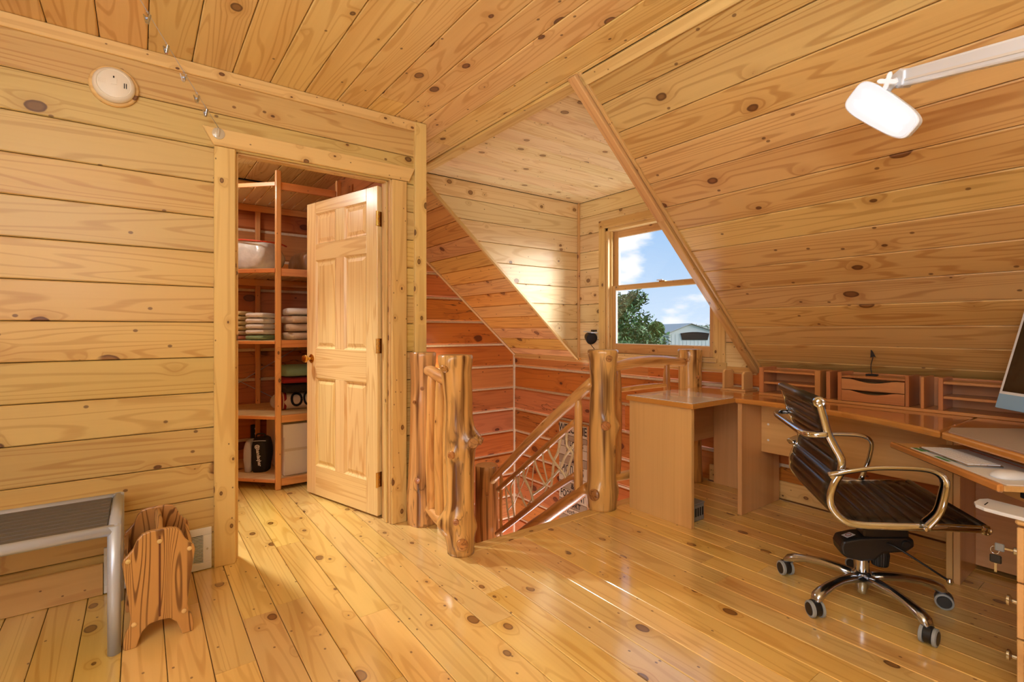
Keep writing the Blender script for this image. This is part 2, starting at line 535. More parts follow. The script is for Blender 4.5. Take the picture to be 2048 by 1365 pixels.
def plank(parent, o, u, v, L_, W_, T_, mat, clips=(), ch=0.004, name='plank', gap=0.0015):
    """board with its face centred at o, length along u, width along v, facing u x v"""
    u = V(u).normalized()
    v = V(v).normalized()
    n = u.cross(v)
    w = W_ / 2 - gap
    l = L_ / 2 - gap * 0.6
    prof = [(-w, -T_), (w, -T_), (w, -ch), (w - ch, 0), (-w + ch, 0), (-w, -ch)]
    M = Matrix((u, v, n)).transposed().to_4x4()
    M.translation = V(o)
    bm = bmesh.new()
    A = [bm.verts.new((-l, p[0], p[1])) for p in prof]
    B = [bm.verts.new((l, p[0], p[1])) for p in prof]
    k = len(prof)
    bm.faces.new(A)
    bm.faces.new(B[::-1])
    for i in range(k):
        j = (i + 1) % k
        bm.faces.new((A[i], B[i], B[j], A[j]))
    Mi = M.inverted()
    for cp, cn in clips:
        r = bmesh.ops.bisect_plane(bm, geom=bm.verts[:] + bm.edges[:] + bm.faces[:], plane_co=Mi @ V(cp), plane_no=Mi.to_3x3() @ V(cn), clear_outer=True)
        ed = [e for e in r['geom_cut'] if isinstance(e, bmesh.types.BMEdge)]
        if ed:
            bmesh.ops.contextual_create(bm, geom=ed)
    if len(bm.faces) < 4:
        bm.free()
        return None
    me = bm_to_me(bm, name)
    return mesh_obj(name, me, mat, M, parent)


def boards(parent, o, u, v, length, edges, T_, mat, clips=(), joints=None, rnd=None, ch=0.004, name='plank', gap=0.0015):
    """rows of boards; o corner, edges = list of offsets along v; joints(i)-> list of cut positions along u"""
    u = V(u).normalized()
    v = V(v).normalized()
    for i in range(len(edges) - 1):
        a, b = edges[i], edges[i + 1]
        cuts = [0.0] + sorted(joints(i) if joints else []) + [length]
        for p, q in zip(cuts[:-1], cuts[1:]):
            plank(parent, V(o) + u * (p + q) / 2 + v * (a + b) / 2, u, v, q - p, b - a, T_, mat, clips, ch, name, gap)


def catmull(pts, n=6):
    P = [V(p) for p in pts]
    P = [P[0] * 2 - P[1]] + P + [P[-1] * 2 - P[-2]]
    out_ = []
    for i in range(1, len(P) - 2):
        for k in range(n):
            t = k / n
            p0, p1, p2, p3 = P[i - 1:i + 3]
            out_.append(0.5 * ((2 * p1) + (p2 - p0) * t + (2 * p0 - 5 * p1 + 4 * p2 - p3) * t * t + (3 * p1 - p0 - 3 * p2 + p3) * t ** 3))
    out_.append(P[-2])
    return out_


def tube(name, parent, pts, rad, mat, seg=10, sm=5, rough=0.0, seed=0, flat=None, cap=True, rebase=True):
    """round bar along points; rad number or list per point; flat=(a,b) ellipse scale; rough wobble for natural poles"""
    n0 = len(pts)
    rl = rad if isinstance(rad, (list, tuple)) else [rad] * n0
    if sm > 1 and n0 > 1:
        C_ = catmull(pts, sm)
        RR = []
        for i in range(n0 - 1):
            for k in range(sm):
                RR.append(rl[i] + (rl[i + 1] - rl[i]) * k / sm)
        RR.append(rl[-1])
    else:
        C_ = [V(p) for p in pts]
        RR = list(rl)
    M = Matrix.Identity(4)
    if rebase:
        u = (C_[-1] - C_[0])
        if u.length < 1e-6: u = V((1, 0, 0))
        M = u.to_track_quat('X', 'Z').to_matrix().to_4x4()
        M.translation = (C_[0] + C_[-1]) / 2
        Mi = M.inverted()
        C_ = [Mi @ c for c in C_]
    bm = bmesh.new()
    rings = []
    up = V((0, 0, 1))
    t0 = (C_[1] - C_[0]).normalized()
    if abs(t0.dot(up)) > 0.95: up = V((0, 1, 0))
    sd = t0.cross(up).normalized()
    for i, c in enumerate(C_):
        tg = (C_[min(i + 1, len(C_) - 1)] - C_[max(i - 1, 0)]).normalized()
        sd = (sd - tg * sd.dot(tg)).normalized()
        nn = sd.cross(tg)
        ring = []
        for k in range(seg):
            a = 2 * PI * k / seg
            r = RR[i]
            if rough:
                q = V((c.x * 5 + seed * 7.3, math.cos(a) * 1.3 + seed, math.sin(a) * 1.3))
                r *= 1 + rough * noise.noise(q) + 0.5 * rough * noise.noise(q * 2.7)
            ca, sa = math.cos(a), math.sin(a)
            if flat: ca *= flat[0]; sa *= flat[1]
            ring.append(bm.verts.new(c + (sd * ca + nn * sa) * r))
        rings.append(ring)
    for A, B in zip(rings[:-1], rings[1:]):
        for k in range(seg):
            bm.faces.new((A[k], A[(k + 1) % seg], B[(k + 1) % seg], B[k]))
    if cap:
        bm.faces.new(rings[0][::-1])
        bm.faces.new(rings[-1])
    me = bm_to_me(bm, name)
    o = mesh_obj(name, me, mat, M, parent)
    for p in me.polygons:
        p.use_smooth = len(p.vertices) == 4
    return o


def lathe(name, parent, prof, mat, M=None, seg=24, smooth=True):
    """prof: list of (r, z) revolved about local z"""
    bm = bmesh.new()
    rings = []
    for r, z in prof:
        if r < 1e-5:
            rings.append([bm.verts.new((0, 0, z))])
        else:
            rings.append([bm.verts.new((r * math.cos(2 * PI * k / seg), r * math.sin(2 * PI * k / seg), z)) for k in range(seg)])
    for A, B in zip(rings[:-1], rings[1:]):
        if len(A) == 1 and len(B) == 1: continue
        for k in range(seg):
            j = (k + 1) % seg
            if len(A) == 1: bm.faces.new((A[0], B[k], B[j]))
            elif len(B) == 1: bm.faces.new((A[k], A[j], B[0]))
            else: bm.faces.new((A[k], A[j], B[j], B[k]))
    if len(rings[0]) > 1: bm.faces.new(rings[0][::-1])
    if len(rings[-1]) > 1: bm.faces.new(rings[-1])
    me = bm_to_me(bm, name)
    o = mesh_obj(name, me, mat, M, parent)
    if smooth:
        for p in me.polygons:
            p.use_smooth = len(p.vertices) <= 4
        me.set_sharp_from_angle(angle=0.7)
    return o


def frame(o, n, up=(0, 0, 1)):
    """matrix at o with local z along n and local y near up"""
    n = V(n).normalized()
    up = V(up)
    x = up.cross(n)
    if x.length < 1e-4: x = V((1, 0, 0))
    x.normalize()
    y = n.cross(x)
    M = Matrix((x, y, n)).transposed().to_4x4()
    M.translation = V(o)
    return M


def text(name, parent, s, size, mat, M, depth=0.0006, align='CENTER', sx=1.0, bold=0.0, shear=0.0):
    c = bpy.data.curves.new('text', 'FONT')
    c.body = s
    c.size = size
    c.align_x = align
    c.align_y = 'CENTER'
    c.extrude = depth
    c.offset = bold
    c.shear = shear
    c.resolution_u = 3
    o = bpy.data.objects.new('text_tmp', c)
    me = bpy.data.meshes.new_from_object(o)
    bpy.data.objects.remove(o)
    me.transform(Matrix.Diagonal((sx, 1, 1, 1)))
    me.materials.clear()
    return mesh_obj(name, me, mat, M, parent)


# ================================================================== SETTING
WX = 3.49          # front (window) wall
GY = 4.67          # gable log wall
LY = 2.79          # left board wall
CZ = 2.395         # ceiling
ST = V((1.74, 0, CZ))
SB = V((WX, 0, 0.86))
SD = (SB - ST).normalized()
SLEN = (SB - ST).length
SN = V((SD.z, 0, -SD.x))          # into the room
XL, YB = -1.7, -1.6               # rear extents
DY0, DY1 = 1.81, 3.60             # dormer


def back(name, parent, xr, yr, zr, mat=M_GAP):
    return box(name, parent, xr, yr, zr, mat, bev=0)


def rj(lo, hi, L_, seed):
    r = random.Random(seed)
    out_ = []
    p = r.uniform(lo * 0.3, hi)
    while p < L_ - 0.3:
        out_.append(p)
        p += r.uniform(lo, hi)
    return out_


# ---- floor
floor = structure('floor')
back('subfloor', floor, (XL, 1.40), (YB, GY), (-0.25, -0.022))
back('subfloor', floor, (1.40, WX), (YB, 2.17), (-0.25, -0.022))
fx = [0.448 + 0.125 * k for k in range(-17, 25)]
fx = [x for x in fx if x > XL]
for i, (a, b) in enumerate(zip(fx[:-1], fx[1:])):
    if a > WX: break
    y1 = GY if b < 1.40 else 2.185
    L_ = y1 - YB
    cuts = [0] + rj(1.2, 2.3, L_, 100 + i) + [L_]
    b2 = min(b, WX)
    for p, q in zip(cuts[:-1], cuts[1:]):
        # u = -Y, v = X -> normal = -Y x X = +Z
        plank(floor, V(((a + b2) / 2, YB + (p + q) / 2, 0)), (0, 1, 0), (-1, 0, 0), q - p, b2 - a, 0.02, M_FLOOR, ch=0.0022, gap=0.0012)
plank(floor, V(((1.36 + 2.42) / 2, 2.228, 0.001)), (1, 0, 0), (0, 1, 0), 1.06, 0.085, 0.03, M_TRIM, ch=0.006, name='nosing')
plank(floor, V(((2.42 + WX) / 2, 2.228, 0.001)), (1, 0, 0), (0, 1, 0), WX - 2.42, 0.085, 0.03, M_FLOOR, ch=0.006, name='nosing')
plank(floor, V((1.386, (2.27 + GY) / 2, 0.001)), (0, 1, 0), (-1, 0, 0), GY - 2.27, 0.126, 0.03, M_FLOOR, ch=0.004, name='nosing')
box('riser_board', floor, (1.40, WX), (2.225, 2.262), (-0.3, -0.031), M_TRIMD, grain='X')

# ---- ceiling
ceil = structure('ceiling')
back('ceiling_backing', ceil, (XL, 1.80), (YB, GY + 0.1), (CZ + 0.02, CZ + 0.08))
cx_ = [0.196 + 0.168 * k for k in range(-12, 10)]
cx_ = [x for x in cx_ if x > XL - 0.05] + [1.74]
for i, (a, b) in enumerate(zip(cx_[:-1], cx_[1:])):
    L_ = GY - YB
    cuts = [0] + rj(2.0, 3.6, L_, 300 + i) + [L_]
    for p, q in zip(cuts[:-1], cuts[1:]):
        plank(ceil, V(((a + b) / 2, YB + (p + q) / 2, CZ)), (0, 1, 0), (1, 0, 0), q - p, b - a, 0.018, M_CEIL)

# ---- main slope (right of the dormer) and the slope left of it
slope = structure('ceiling_slope')
sl_edges = [0.0] + [0.18 + 0.1697 * k for k in range(13)] + [SLEN]


def slope_field(parent, y0, y1, mat):
    for i, (a, b) in enumerate(zip(sl_edges[:-1], sl_edges[1:])):
        if b - a < 0.01: continue
        L_ = y1 - y0
        cuts = [0, L_]
        for p, q in zip(cuts[:-1], cuts[1:]):
            plank(parent, ST + SD * (a + b) / 2 + V((0, y0 + (p + q) / 2, 0)), (0, 1, 0), SD, q - p, b - a, 0.018, mat)
    bm = bmesh.new()
    o1 = ST - SN * 0.02
    o2 = SB - SN * 0.02 + SD * 0.12
    q = []
    for y in (y0 + (0.03 if y0 > 0 else 0), y1 - 0.03):
        for p in (o1 - SD * 0.05, o2, o2 - SN * 0.06, o1 - SN * 0.06 - SD * 0.05):
            q.append(bm.verts.new((p.x, y, p.z)))
    for f in ((0, 1, 2, 3), (7, 6, 5, 4), (0, 4, 5, 1), (1, 5, 6, 2), (2, 6, 7, 3), (3, 7, 4, 0)):
        bm.faces.new([q[k] for k in f])
    mesh_obj('slope_backing', bm_to_me(bm), M_GAP, None, parent)


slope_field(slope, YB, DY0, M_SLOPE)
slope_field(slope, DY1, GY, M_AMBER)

# ---- dormer
dorm = structure('ceiling_dormer')
back('dormer_backing', dorm, (1.74, WX + 0.1), (DY0 - 0.1, DY1 + 0.1), (CZ + 0.012, CZ + 0.08))
de = [0.0, 0.065, 0.235, 0.415, 0.58, 0.75, 0.92, 1.095, 1.265, 1.435, 1.62, DY1 - DY0]
boards(dorm, (1.74, DY1, CZ - 0.008), (1, 0, 0), (0, -1, 0), WX - 1.74, de, 0.018, M_DORM)
wz = [0.86, 0.876, 1.046, 1.216, 1.386, 1.556, 1.726, 1.896, 2.066, 2.236, CZ - 0.008]
cheek = structure('wall_dormer')
boards(cheek, (1.72, DY1, 0.0), (1, 0, 0), (0, 0, 1), WX - 1.72, wz, 0.018, M_DORM, clips=[(ST, -SN * -1)])
cheek2 = structure('wall_dormer_right')
boards(cheek2, (WX, DY0, 0.0), (-1, 0, 0), (0, 0, 1), WX - 1.72, wz, 0.018, M_DORM, clips=[(ST, -SN * -1)])


def tri_back(parent, y0, y1):
    bm = bmesh.new()
    P = [(1.80, CZ), (WX, CZ), (WX, 0.91)]
    A = [bm.verts.new((p[0], y0, p[1])) for p in P]
    B = [bm.verts.new((p[0], y1, p[1])) for p in P]
    bm.faces.new(A); bm.faces.new(B[::-1])
    for i in range(3):
        j = (i + 1) % 3
        bm.faces.new((A[i], B[i], B[j], A[j]))
    mesh_obj('cheek_backing', bm_to_me(bm), M_GAP, None, parent)


tri_back(cheek, DY1 + 0.019, DY1 + 0.08)
tri_back(cheek2, DY0 - 0.08, DY0 - 0.019)

# ---- dormer front wall with the window opening
WY0, WY1, WZ0, WZ1 = 2.13, 3.24, 0.925, 2.085
front = structure('wall_front')
for (y0, y1, z0, z1) in ((WY1, DY1 + 0.05, 0.86, CZ), (DY0 - 0.05, WY0, 0.86, CZ), (WY0, WY1, WZ1, CZ), (WY0, WY1, 0.86, WZ0)):
    back('front_backing', front, (WX + 0.02, WX + 0.1), (y0, y1), (z0, z1))
fz = [0.865] + wz[2:]
for a, b in zip(fz[:-1], fz[1:]):
    zc = (a + b) / 2
    segs = [(DY0, DY1)] if (a > WZ1 - 0.03) else [(DY0, WY0), (WY1, DY1)]
    for y0, y1 in segs:
        plank(front, V((WX, (y0 + y1) / 2, zc)), (0, -1, 0), (0, 0, 1), y1 - y0, b - a, 0.018, M_DORM)

# ---- log walls
chz = [0.722 + 0.25 * k for k in range(-13, 7)]


def log_wall(parent, name_seed, o, u, length, zlist, ztop, clips=(), broken=()):
    u = V(u).normalized()
    r = random.Random(name_seed)
    zs = [z for z in zlist if z < ztop - 0.03]
    tops = zs[1:] + [min(zs[-1] + 0.25, ztop)]
    for i, (a, b) in enumerate(zip(zs, tops)):
        off = r.uniform(-0.004, 0.006)
        nrm = u.cross(V((0, 0, 1)))
        cuts = [0, length]
        if length > 3: cuts = [0, r.uniform(1.6, length - 1.2), length]
        for p, q in zip(cuts[:-1], cuts[1:]):
            plank(parent, V(o) + u * (p + q) / 2 + V((0, 0, (a + b) / 2)) + nrm * off, u, (0, 0, 1), q - p, b - a - 0.022, 0.09, M_LOG, clips, ch=0.012, name='log', gap=0.0)
            if p > 0:
                c = V(o) + u * p + V((0, 0, (a + b) / 2)) - nrm * 0.004
                plank(parent, c, u, (0, 0, 1), 0.02, b - a, 0.05, M_CHINK, clips, ch=0.003, name='chinking')
        plank(parent, V(o) + u * length / 2 + V((0, 0, a)) - nrm * 0.008, u, (0, 0, 1), length, 0.032, 0.05, M_CHINK, clips, ch=0.006, name='chinking')


gable = structure('wall_gable')
back('gable_backing', gable, (XL, WX + 0.1), (GY + 0.06, GY + 0.12), (-2.65, CZ + 0.05))
log_wall(gable, 11, (-0.6, GY, 0), (1, 0, 0), WX + 0.6, chz, CZ, clips=[(ST + V((0, 0, 0.012)), -SN)])
knee = structure('wall_knee')
back('knee_backing', knee, (WX + 0.06, WX + 0.12), (YB, GY + 0.1), (-2.65, 0.9))
log_wall(knee, 12, (WX, GY, 0), (0, -1, 0), GY - YB, chz, 0.865)
box('chinking', knee, (WX - 0.012, WX + 0.02), (GY - 0.02, GY + 0.01), (-2.6, 0.86), M_CHINK, bev=0.004)

lowf = structure('floor_lower')
box('floor_slab', lowf, (1.3, WX + .05), (2.1, GY + .05), (-2.68, -2.6), M_FLOOR, bev=0)
wst = structure('wall_stairwell')
box('well_board', wst, (1.3, WX), (2.16, 2.2), (-2.6, -.25), M_LOG, bev=0)
box('well_board', wst, (1.34, 1.38), (2.2, GY), (-2.6, -.25), M_LOG, bev=0)

# ---- left board wall with the closet doorway
left = structure('wall_left')
OX0, OX1, OZ = 0.375, 1.183, 2.03
back('wall_backing', left, (XL, OX0 - 0.02), (LY + 0.018, LY + 0.10), (-0.02, CZ + 0.01))
back('wall_backing', left, (OX1 + 0.02, 1.385), (LY + 0.018, LY + 0.10), (-0.02, CZ + 0.01))
back('wall_backing', left, (OX0 - 0.02, OX1 + 0.02), (LY + 0.018, LY + 0.10), (OZ + 0.02, CZ + 0.01))
zl = [0.0] + sorted(2.016 - 0.168 * k for k in range(12)) + [2.184, CZ]
for i, (a, b) in enumerate(zip(zl[:-1], zl[1:])):
    if a > 2.0:
        segs = [(XL, 1.34)] if i % 2 else [(XL, -0.9), (-0.9, 1.34)]
    else:
        segs = [(XL, 0.29), (1.27, 1.34)]
    for x0, x1 in segs:
        plank(left, V(((x0 + x1) / 2, LY, (a + b) / 2)), (1, 0, 0), (0, 0, 1), x1 - x0, b - a, 0.018, M_WALL)
# closet side of this wall and the closet side walls
cl = structure('wall_closet_side')
back('side_backing', cl, (1.345, 1.385), (LY + 0.10, GY), (-0.25, CZ + 0.01))
for a, b in zip(zl[:-1], zl[1:]):
    plank(cl, V((1.40, (LY + 0.02 + GY) / 2, (a + b) / 2)), (0, 1, 0), (0, 0, 1), GY - LY - 0.02, b - a, 0.014, M_WALL)
    plank(cl, V((1.33, (LY + 0.10 + GY) / 2, (a + b) / 2)), (0, -1, 0), (0, 0, 1), GY - LY - 0.10, b - a, 0.014, M_LOG)
cl2 = structure('wall_closet_far')
back('side_backing', cl2, (-0.66, -0.6), (LY + 0.10, GY), (-0.02, CZ + 0.01), M_LOG)
cl3 = structure('wall_closet_inner')
for x0, x1, z0 in ((-0.6, OX0 - 0.02, 0), (OX1 + 0.02, 1.33, 0), (OX0 - 0.02, OX1 + 0.02, OZ + 0.02)):
    back('inner_lining', cl3, (x0, x1), (LY + 0.10, LY + 0.115), (z0, CZ), M_LOG)

# ---- rear walls, out of the picture, closing the room
wb = structure('wall_back')
box('wall_board', wb, (XL, WX), (YB - 0.08, YB), (0, CZ), M_WALL, bev=0)
wr = structure('wall_right')
box('wall_board', wr, (XL - 0.08, XL), (YB, GY), (0, CZ), M_WALL, bev=0)

# ---- trims
def strip(name, parent, p, q, w, n, t, mat, off=0.0, bev=0.003):
    """flat batten from p to q, width w, proud by t along n"""
    p, q, n = V(p), V(q), V(n).normalized()
    u = (q - p).normalized()
    v = n.cross(u)
    return plank(parent, (p + q) / 2 + n * t + v * off, u, v, (q - p).length, w, t, mat, ch=bev, name=name, gap=0)


tr1 = structure('trim_1')     # ceiling line of the left wall
strip('crown_board', tr1, (XL, LY, CZ - 0.03), (1.335, LY, CZ - 0.03), 0.058, (0, -1, 0), 0.016, M_TRIM)
tr2 = structure('trim_2')     # wall end post
box('corner_post', tr2, (1.328, 1.404), (LY - 0.022, LY + 0.02), (0.0, CZ - 0.002), M_TRIM, bev=0.003, grain='Z')
tr3 = structure('trim_3')     # slope edge at the dormer opening
Y0 = V((0, DY0, 0))
e0, e1 = ST + Y0 - SD * 0.02, SB + Y0 - SD * 0.0
for k in range(3):
    f0, f1 = (0.0, 0.40, 0.84)[k], (0.40, 0.84, 1.0)[k]
    a_, b_ = e0.lerp(e1, f0 + 0.0006), e0.lerp(e1, f1)
    strip('edge_batten', tr3, a_ + V((0, 0.005, 0)), b_ + V((0, 0.005, 0)), 0.052, SN, 0.034, M_TRIMD, bev=0.004)
strip('edge_bead', tr3, e0 + V((0, -0.034, 0)), e1 + V((0, -0.034, 0)), 0.018, SN, 0.014, M_TRIMD, bev=0.003)
tr4 = structure('trim_4')     # top of the slope
strip('slope_top_batten', tr4, ST + SD * 0.03 + V((0, YB, 0)), ST + SD * 0.03 + V((0, DY0 - 0.025, 0)), 0.055, SN, 0.014, M_TRIM, bev=0.004)
tr5 = structure('trim_5')     # header between ceiling and dormer
strip('header_board', tr5, (1.775, DY0 + 0.03, CZ - 0.004), (1.775, GY, CZ - 0.004), 0.085, (0, 0, -1), 0.016, M_CEIL)
tr6 = structure('trim_6')     # edges of the left slope
strip('edge_batten', tr6, ST + V((0, DY1 + 0.012, 0)) - SD * 0.0, SB + V((0, DY1 + 0.012, 0)), 0.03, SN, 0.022, M_TRIM)
strip('edge_batten', tr6, ST + V((0, GY - 0.018, 0)), SB + V((0, GY - 0.018, 0)), 0.035, SN, 0.016, M_TRIMD)
tr7 = structure('trim_7')     # dormer inside corner
box('corner_bead', tr7, (WX - 0.022, WX), (DY1 - 0.022, DY1), (0.87, CZ - 0.01), M_TRIMD, bev=0.003, grain='Z')
strip('ledge_board', tr7, (WX, DY0, 0.845), (WX, GY - 0.02, 0.845), 0.05, (-1, 0, 0), 0.012, M_TRIMD)
bs = structure('baseboard_left')
strip('base_board', bs, (XL, LY, 0.068), (-0.128, LY, 0.068), 0.134, (0, -1, 0), 0.014, M_TRIM)
bs2 = structure('baseboard_front')
strip('base_board', bs2, (WX, YB, 0.06), (WX, 2.17, 0.06), 0.118, (-1, 0, 0), 0.016, M_TRIM)

# ---- doorway casing and jambs
dc = structure('trim_8')
box('casing_board', dc, (0.284, OX0), (LY - 0.02, LY), (0.0, 2.022), M_TRIM, grain='Z', bev=0.004)
box('casing_board', dc, (OX1, 1.276), (LY - 0.02, LY), (0.0, 2.022), M_TRIM, grain='Z', bev=0.004)
prism('head_casing', dc, [(0.284, 2.024), (1.290, 2.024), (1.328, 2.108), (0.236, 2.108)], 'Y', LY - 0.022, LY, M_TRIM, bev=0.003)
box('jamb_board', dc, (OX0 - 0.018, OX0 + 0.006), (LY, LY + 0.125), (0, OZ), M_TRIM, grain='Z')
box('jamb_board', dc, (OX1 - 0.006, OX1 + 0.018), (LY, LY + 0.125), (0, OZ), M_TRIM, grain='Z')
box('head_jamb', dc, (OX0 - 0.018, OX1 + 0.018), (LY, LY + 0.125), (OZ - 0.004, OZ + 0.018), M_TRIM)
box('door_stop', dc, (OX1 - 0.018, OX1 - 0.006), (LY + 0.03, LY + 0.065), (0, OZ), M_TRIM, grain='Z')
box('door_stop', dc, (OX0 + 0.006, OX0 + 0.018), (LY + 0.03, LY + 0.065), (0, OZ), M_TRIM, grain='Z')
box('door_stop', dc, (OX0 + 0.006, OX1 - 0.006), (LY + 0.03, LY + 0.065), (OZ - 0.016, OZ - 0.004), M_TRIM)

# ---- window_1: double-hung pine window
win = structure('window_1')
box('casing_board', win, (WX - 0.018, WX), (WY1, WY1 + 0.075), (WZ0 - 0.03, WZ1), M_TRIM, grain='Z')
box('casing_board', win, (WX - 0.018, WX), (WY0 - 0.085, WY0), (WZ0 - 0.03, WZ1), M_TRIM, grain='Z')
box('casing_board', win, (WX - 0.018, WX), (WY0 - 0.085, WY1 + 0.075), (WZ1, WZ1 + 0.075), M_TRIM, grain='Y')
box('apron_board', win, (WX - 0.02, WX), (WY0 - 0.095, WY1 + 0.085), (0.842, 0.895), M_TRIM, grain='Y')
box('stool', win, (WX - 0.045, WX + 0.06), (WY0 - 0.03, WY1 + 0.03), (0.893, WZ0), M_TRIM, grain='Y', bev=0.005)
box('jamb_board', win, (WX - 0.004, WX + 0.13), (WY1 - 0.03, WY1), (WZ0, WZ1), M_TRIM, grain='Z')
box('jamb_board', win, (WX - 0.004, WX + 0.13), (WY0, WY0 + 0.02), (WZ0, WZ1), M_TRIM, grain='Z')
box('head_jamb', win, (WX - 0.004, WX + 0.13), (WY0, WY1), (WZ1 - 0.03, WZ1), M_TRIM, grain='Y')
box('inner_stop', win, (WX + 0.03, WX + 0.05), (WY1 - 0.045, WY1 - 0.03), (WZ0, WZ1 - 0.03), M_TRIM, grain='Z')


def sash(name, x, z0, z1, y0, y1, bot, top):
    s = box(name, win, (x, x + 0.03), (y1 - 0.055, y1), (z0, z1), M_TRIMD, grain='Z')
    box('sash_stile', s, (x, x + 0.03), (y0, y0 + 0.05), (z0, z1), M_TRIMD, grain='Z')
    box('sash_rail', s, (x, x + 0.03), (y0 + 0.05, y1 - 0.055), (z0, z0 + bot), M_TRIMD, grain='Y')
    box('sash_rail', s, (x, x + 0.03), (y0 + 0.05, y1 - 0.055), (z1 - top, z1), M_TRIMD, grain='Y')
    box('glazing_bead', s, (x + 0.002, x + 0.012), (y0 + 0.05, y1 - 0.055), (z0 + bot, z0 + bot + 0.006), M_WHITE, bev=0)
    box('glazing_bead', s, (x + 0.002, x + 0.012), (y1 - 0.061, y1 - 0.055), (z0 + bot, z1 - top), M_WHITE, bev=0)
    box('pane', s, (x + 0.014, x + 0.018), (y0 + 0.048, y1 - 0.053), (z0 + bot - 0.002, z1 - top + 0.002), M_GLASS, bev=0)
    return s


SY0, SY1 = WY0 + 0.02, WY1 - 0.032
sash('lower_sash', WX + 0.035, WZ0, 1.545, SY0, SY1, 0.085, 0.042)
sash('upper_sash', WX + 0.072, 1.505, WZ1 - 0.03, SY0, SY1, 0.042, 0.06)
lk = box('sash_lock', win, (WX + 0.03, WX + 0.062), (2.61, 2.67), (1.545, 1.556), M_BRASS, bev=0.003)
box('lock_lever', lk, (WX + 0.025, WX + 0.04), (2.63, 2.69), (1.556, 1.566), M_WPLAS, bev=0.003)

# ================================================================== OUTSIDE
gr = box('ground', None, (3.8, 320), (-160, 260), (-2.75, -2.7), M_GRASS, bev=0)
tag(gr, 'green grass ground outside the window', 'ground', None, 'structure')


def outpt(px, py, d):
    return CC + ray(px, py) * d


def leaf_cloud(name, parent, n, place, size, mat, seed):
    r = random.Random(seed)
    vv, ff = [], []
    for _ in range(n):
        c = place(r)
        a, b = V((r.gauss(0, 1), r.gauss(0, 1), r.gauss(0, 1))).normalized(), V((r.gauss(0, 1), r.gauss(0, 1), r.gauss(0, 1))).normalized()
        s = size * r.uniform(0.6, 1.4)
        k = len(vv)
        vv += [c - a * s, c + b * s * 0.45, c + a * s, c - b * s * 0.45]
        ff.append((k, k + 1, k + 2, k + 3))
    me = bpy.data.meshes.new(name)
    me.from_pydata(vv, [], ff)
    o = mesh_obj(name, me, mat, None, parent)
    o['kind'] = 'stuff'
    return o


tp = outpt(1236, 660, 13.0)
tree = thing('leafy_tree', 'leafy green tree growing outside the window, close to the house', 'tree', (tp.x, tp.y, -2.7))
tube('trunk', tree, [(tp.x, tp.y, -2.7), (tp.x + 0.05, tp.y, -1.0), (tp.x, tp.y + 0.05, 0.8), (tp.x, tp.y, 1.9)], [0.16, 0.13, 0.08, 0.02], M_BARK, 10)
blobs = [V((tp.x, tp.y, z)) for z in ()]
rr = random.Random(5)
cls = []
for k in range(190):
    z = rr.uniform(-1.2, 2.0)
    R_ = 1.75 * (1 - max(0, (z + 0.3)) / 2.9) ** 0.8
    a = rr.uniform(0, 2 * PI)
    q = R_ * math.sqrt(rr.uniform(0.25, 1))
    cls.append((V((tp.x + q * math.cos(a), tp.y + q * math.sin(a), z)), rr.uniform(0.16, 0.32)))


def tree_place(r):
    c, s = cls[r.randrange(len(cls))]
    d = V((r.gauss(0, 1), r.gauss(0, 1), r.gauss(0, 1.1))).normalized() * s * r.random() ** 0.4
    return c + d


leaf_cloud('foliage', tree, 20000, tree_place, 0.062, M_LEAF, 3)
for k in range(9):
    c, s = cls[k * 7]
    tube('branch', tree, [(tp.x, tp.y, c.z - 0.7), tuple((V((tp.x, tp.y, c.z - 0.4)) * 0.5 + c * 0.5)), tuple(c)], [0.03, 0.02, 0.008], M_BARK, 6, 3)

t2 = outpt(1312, 654, 48.0)
bush = thing('round_tree', 'small round tree behind the leafy tree, beside the pale shed', 'tree', (t2.x, t2.y, -2.7))
tube('trunk', bush, [(t2.x, t2.y, -2.7), (t2.x, t2.y, .8)], 0.12, M_BARK, 8, 2)
leaf_cloud('foliage', bush, 5000, lambda r: V((t2.x, t2.y, 1.15)) + V((r.gauss(0, 1), r.gauss(0, 1), r.gauss(0, 1))).normalized() * (0.8 * r.random() ** 0.33), 0.11, M_LEAF2, 4)

for k, (px, hgt, d, rad) in enumerate(((1398, 1.0, 100, 2.3), (1420, 1.35, 120, 2.9), (1446, 1.2, 80, 2.0))):
    c = outpt(px, 660, d)
    tr_ = thing('far_tree', ('pale green far tree standing nearest the shed ridge', 'tall pale green far tree showing above the shed roof', 'pale green far tree beside the right window jamb')[k], 'tree', (c.x, c.y, -2.7), 'far trees behind the shed')
    tube('trunk', tr_, [(c.x, c.y, -2.7), (c.x, c.y, -0.5)], 0.2, M_BARK, 8, 2)
    leaf_cloud('foliage', tr_, 2600, (lambda c, rad, hgt: lambda r: V((c.x, c.y, hgt - rad * 0.5)) + V((r.gauss(0, 1), r.gauss(0, 1), r.gauss(0, 0.5))).normalized() * rad * r.random() ** 0.33)(c, rad, hgt), 0.22, M_LEAF2, 20 + k)

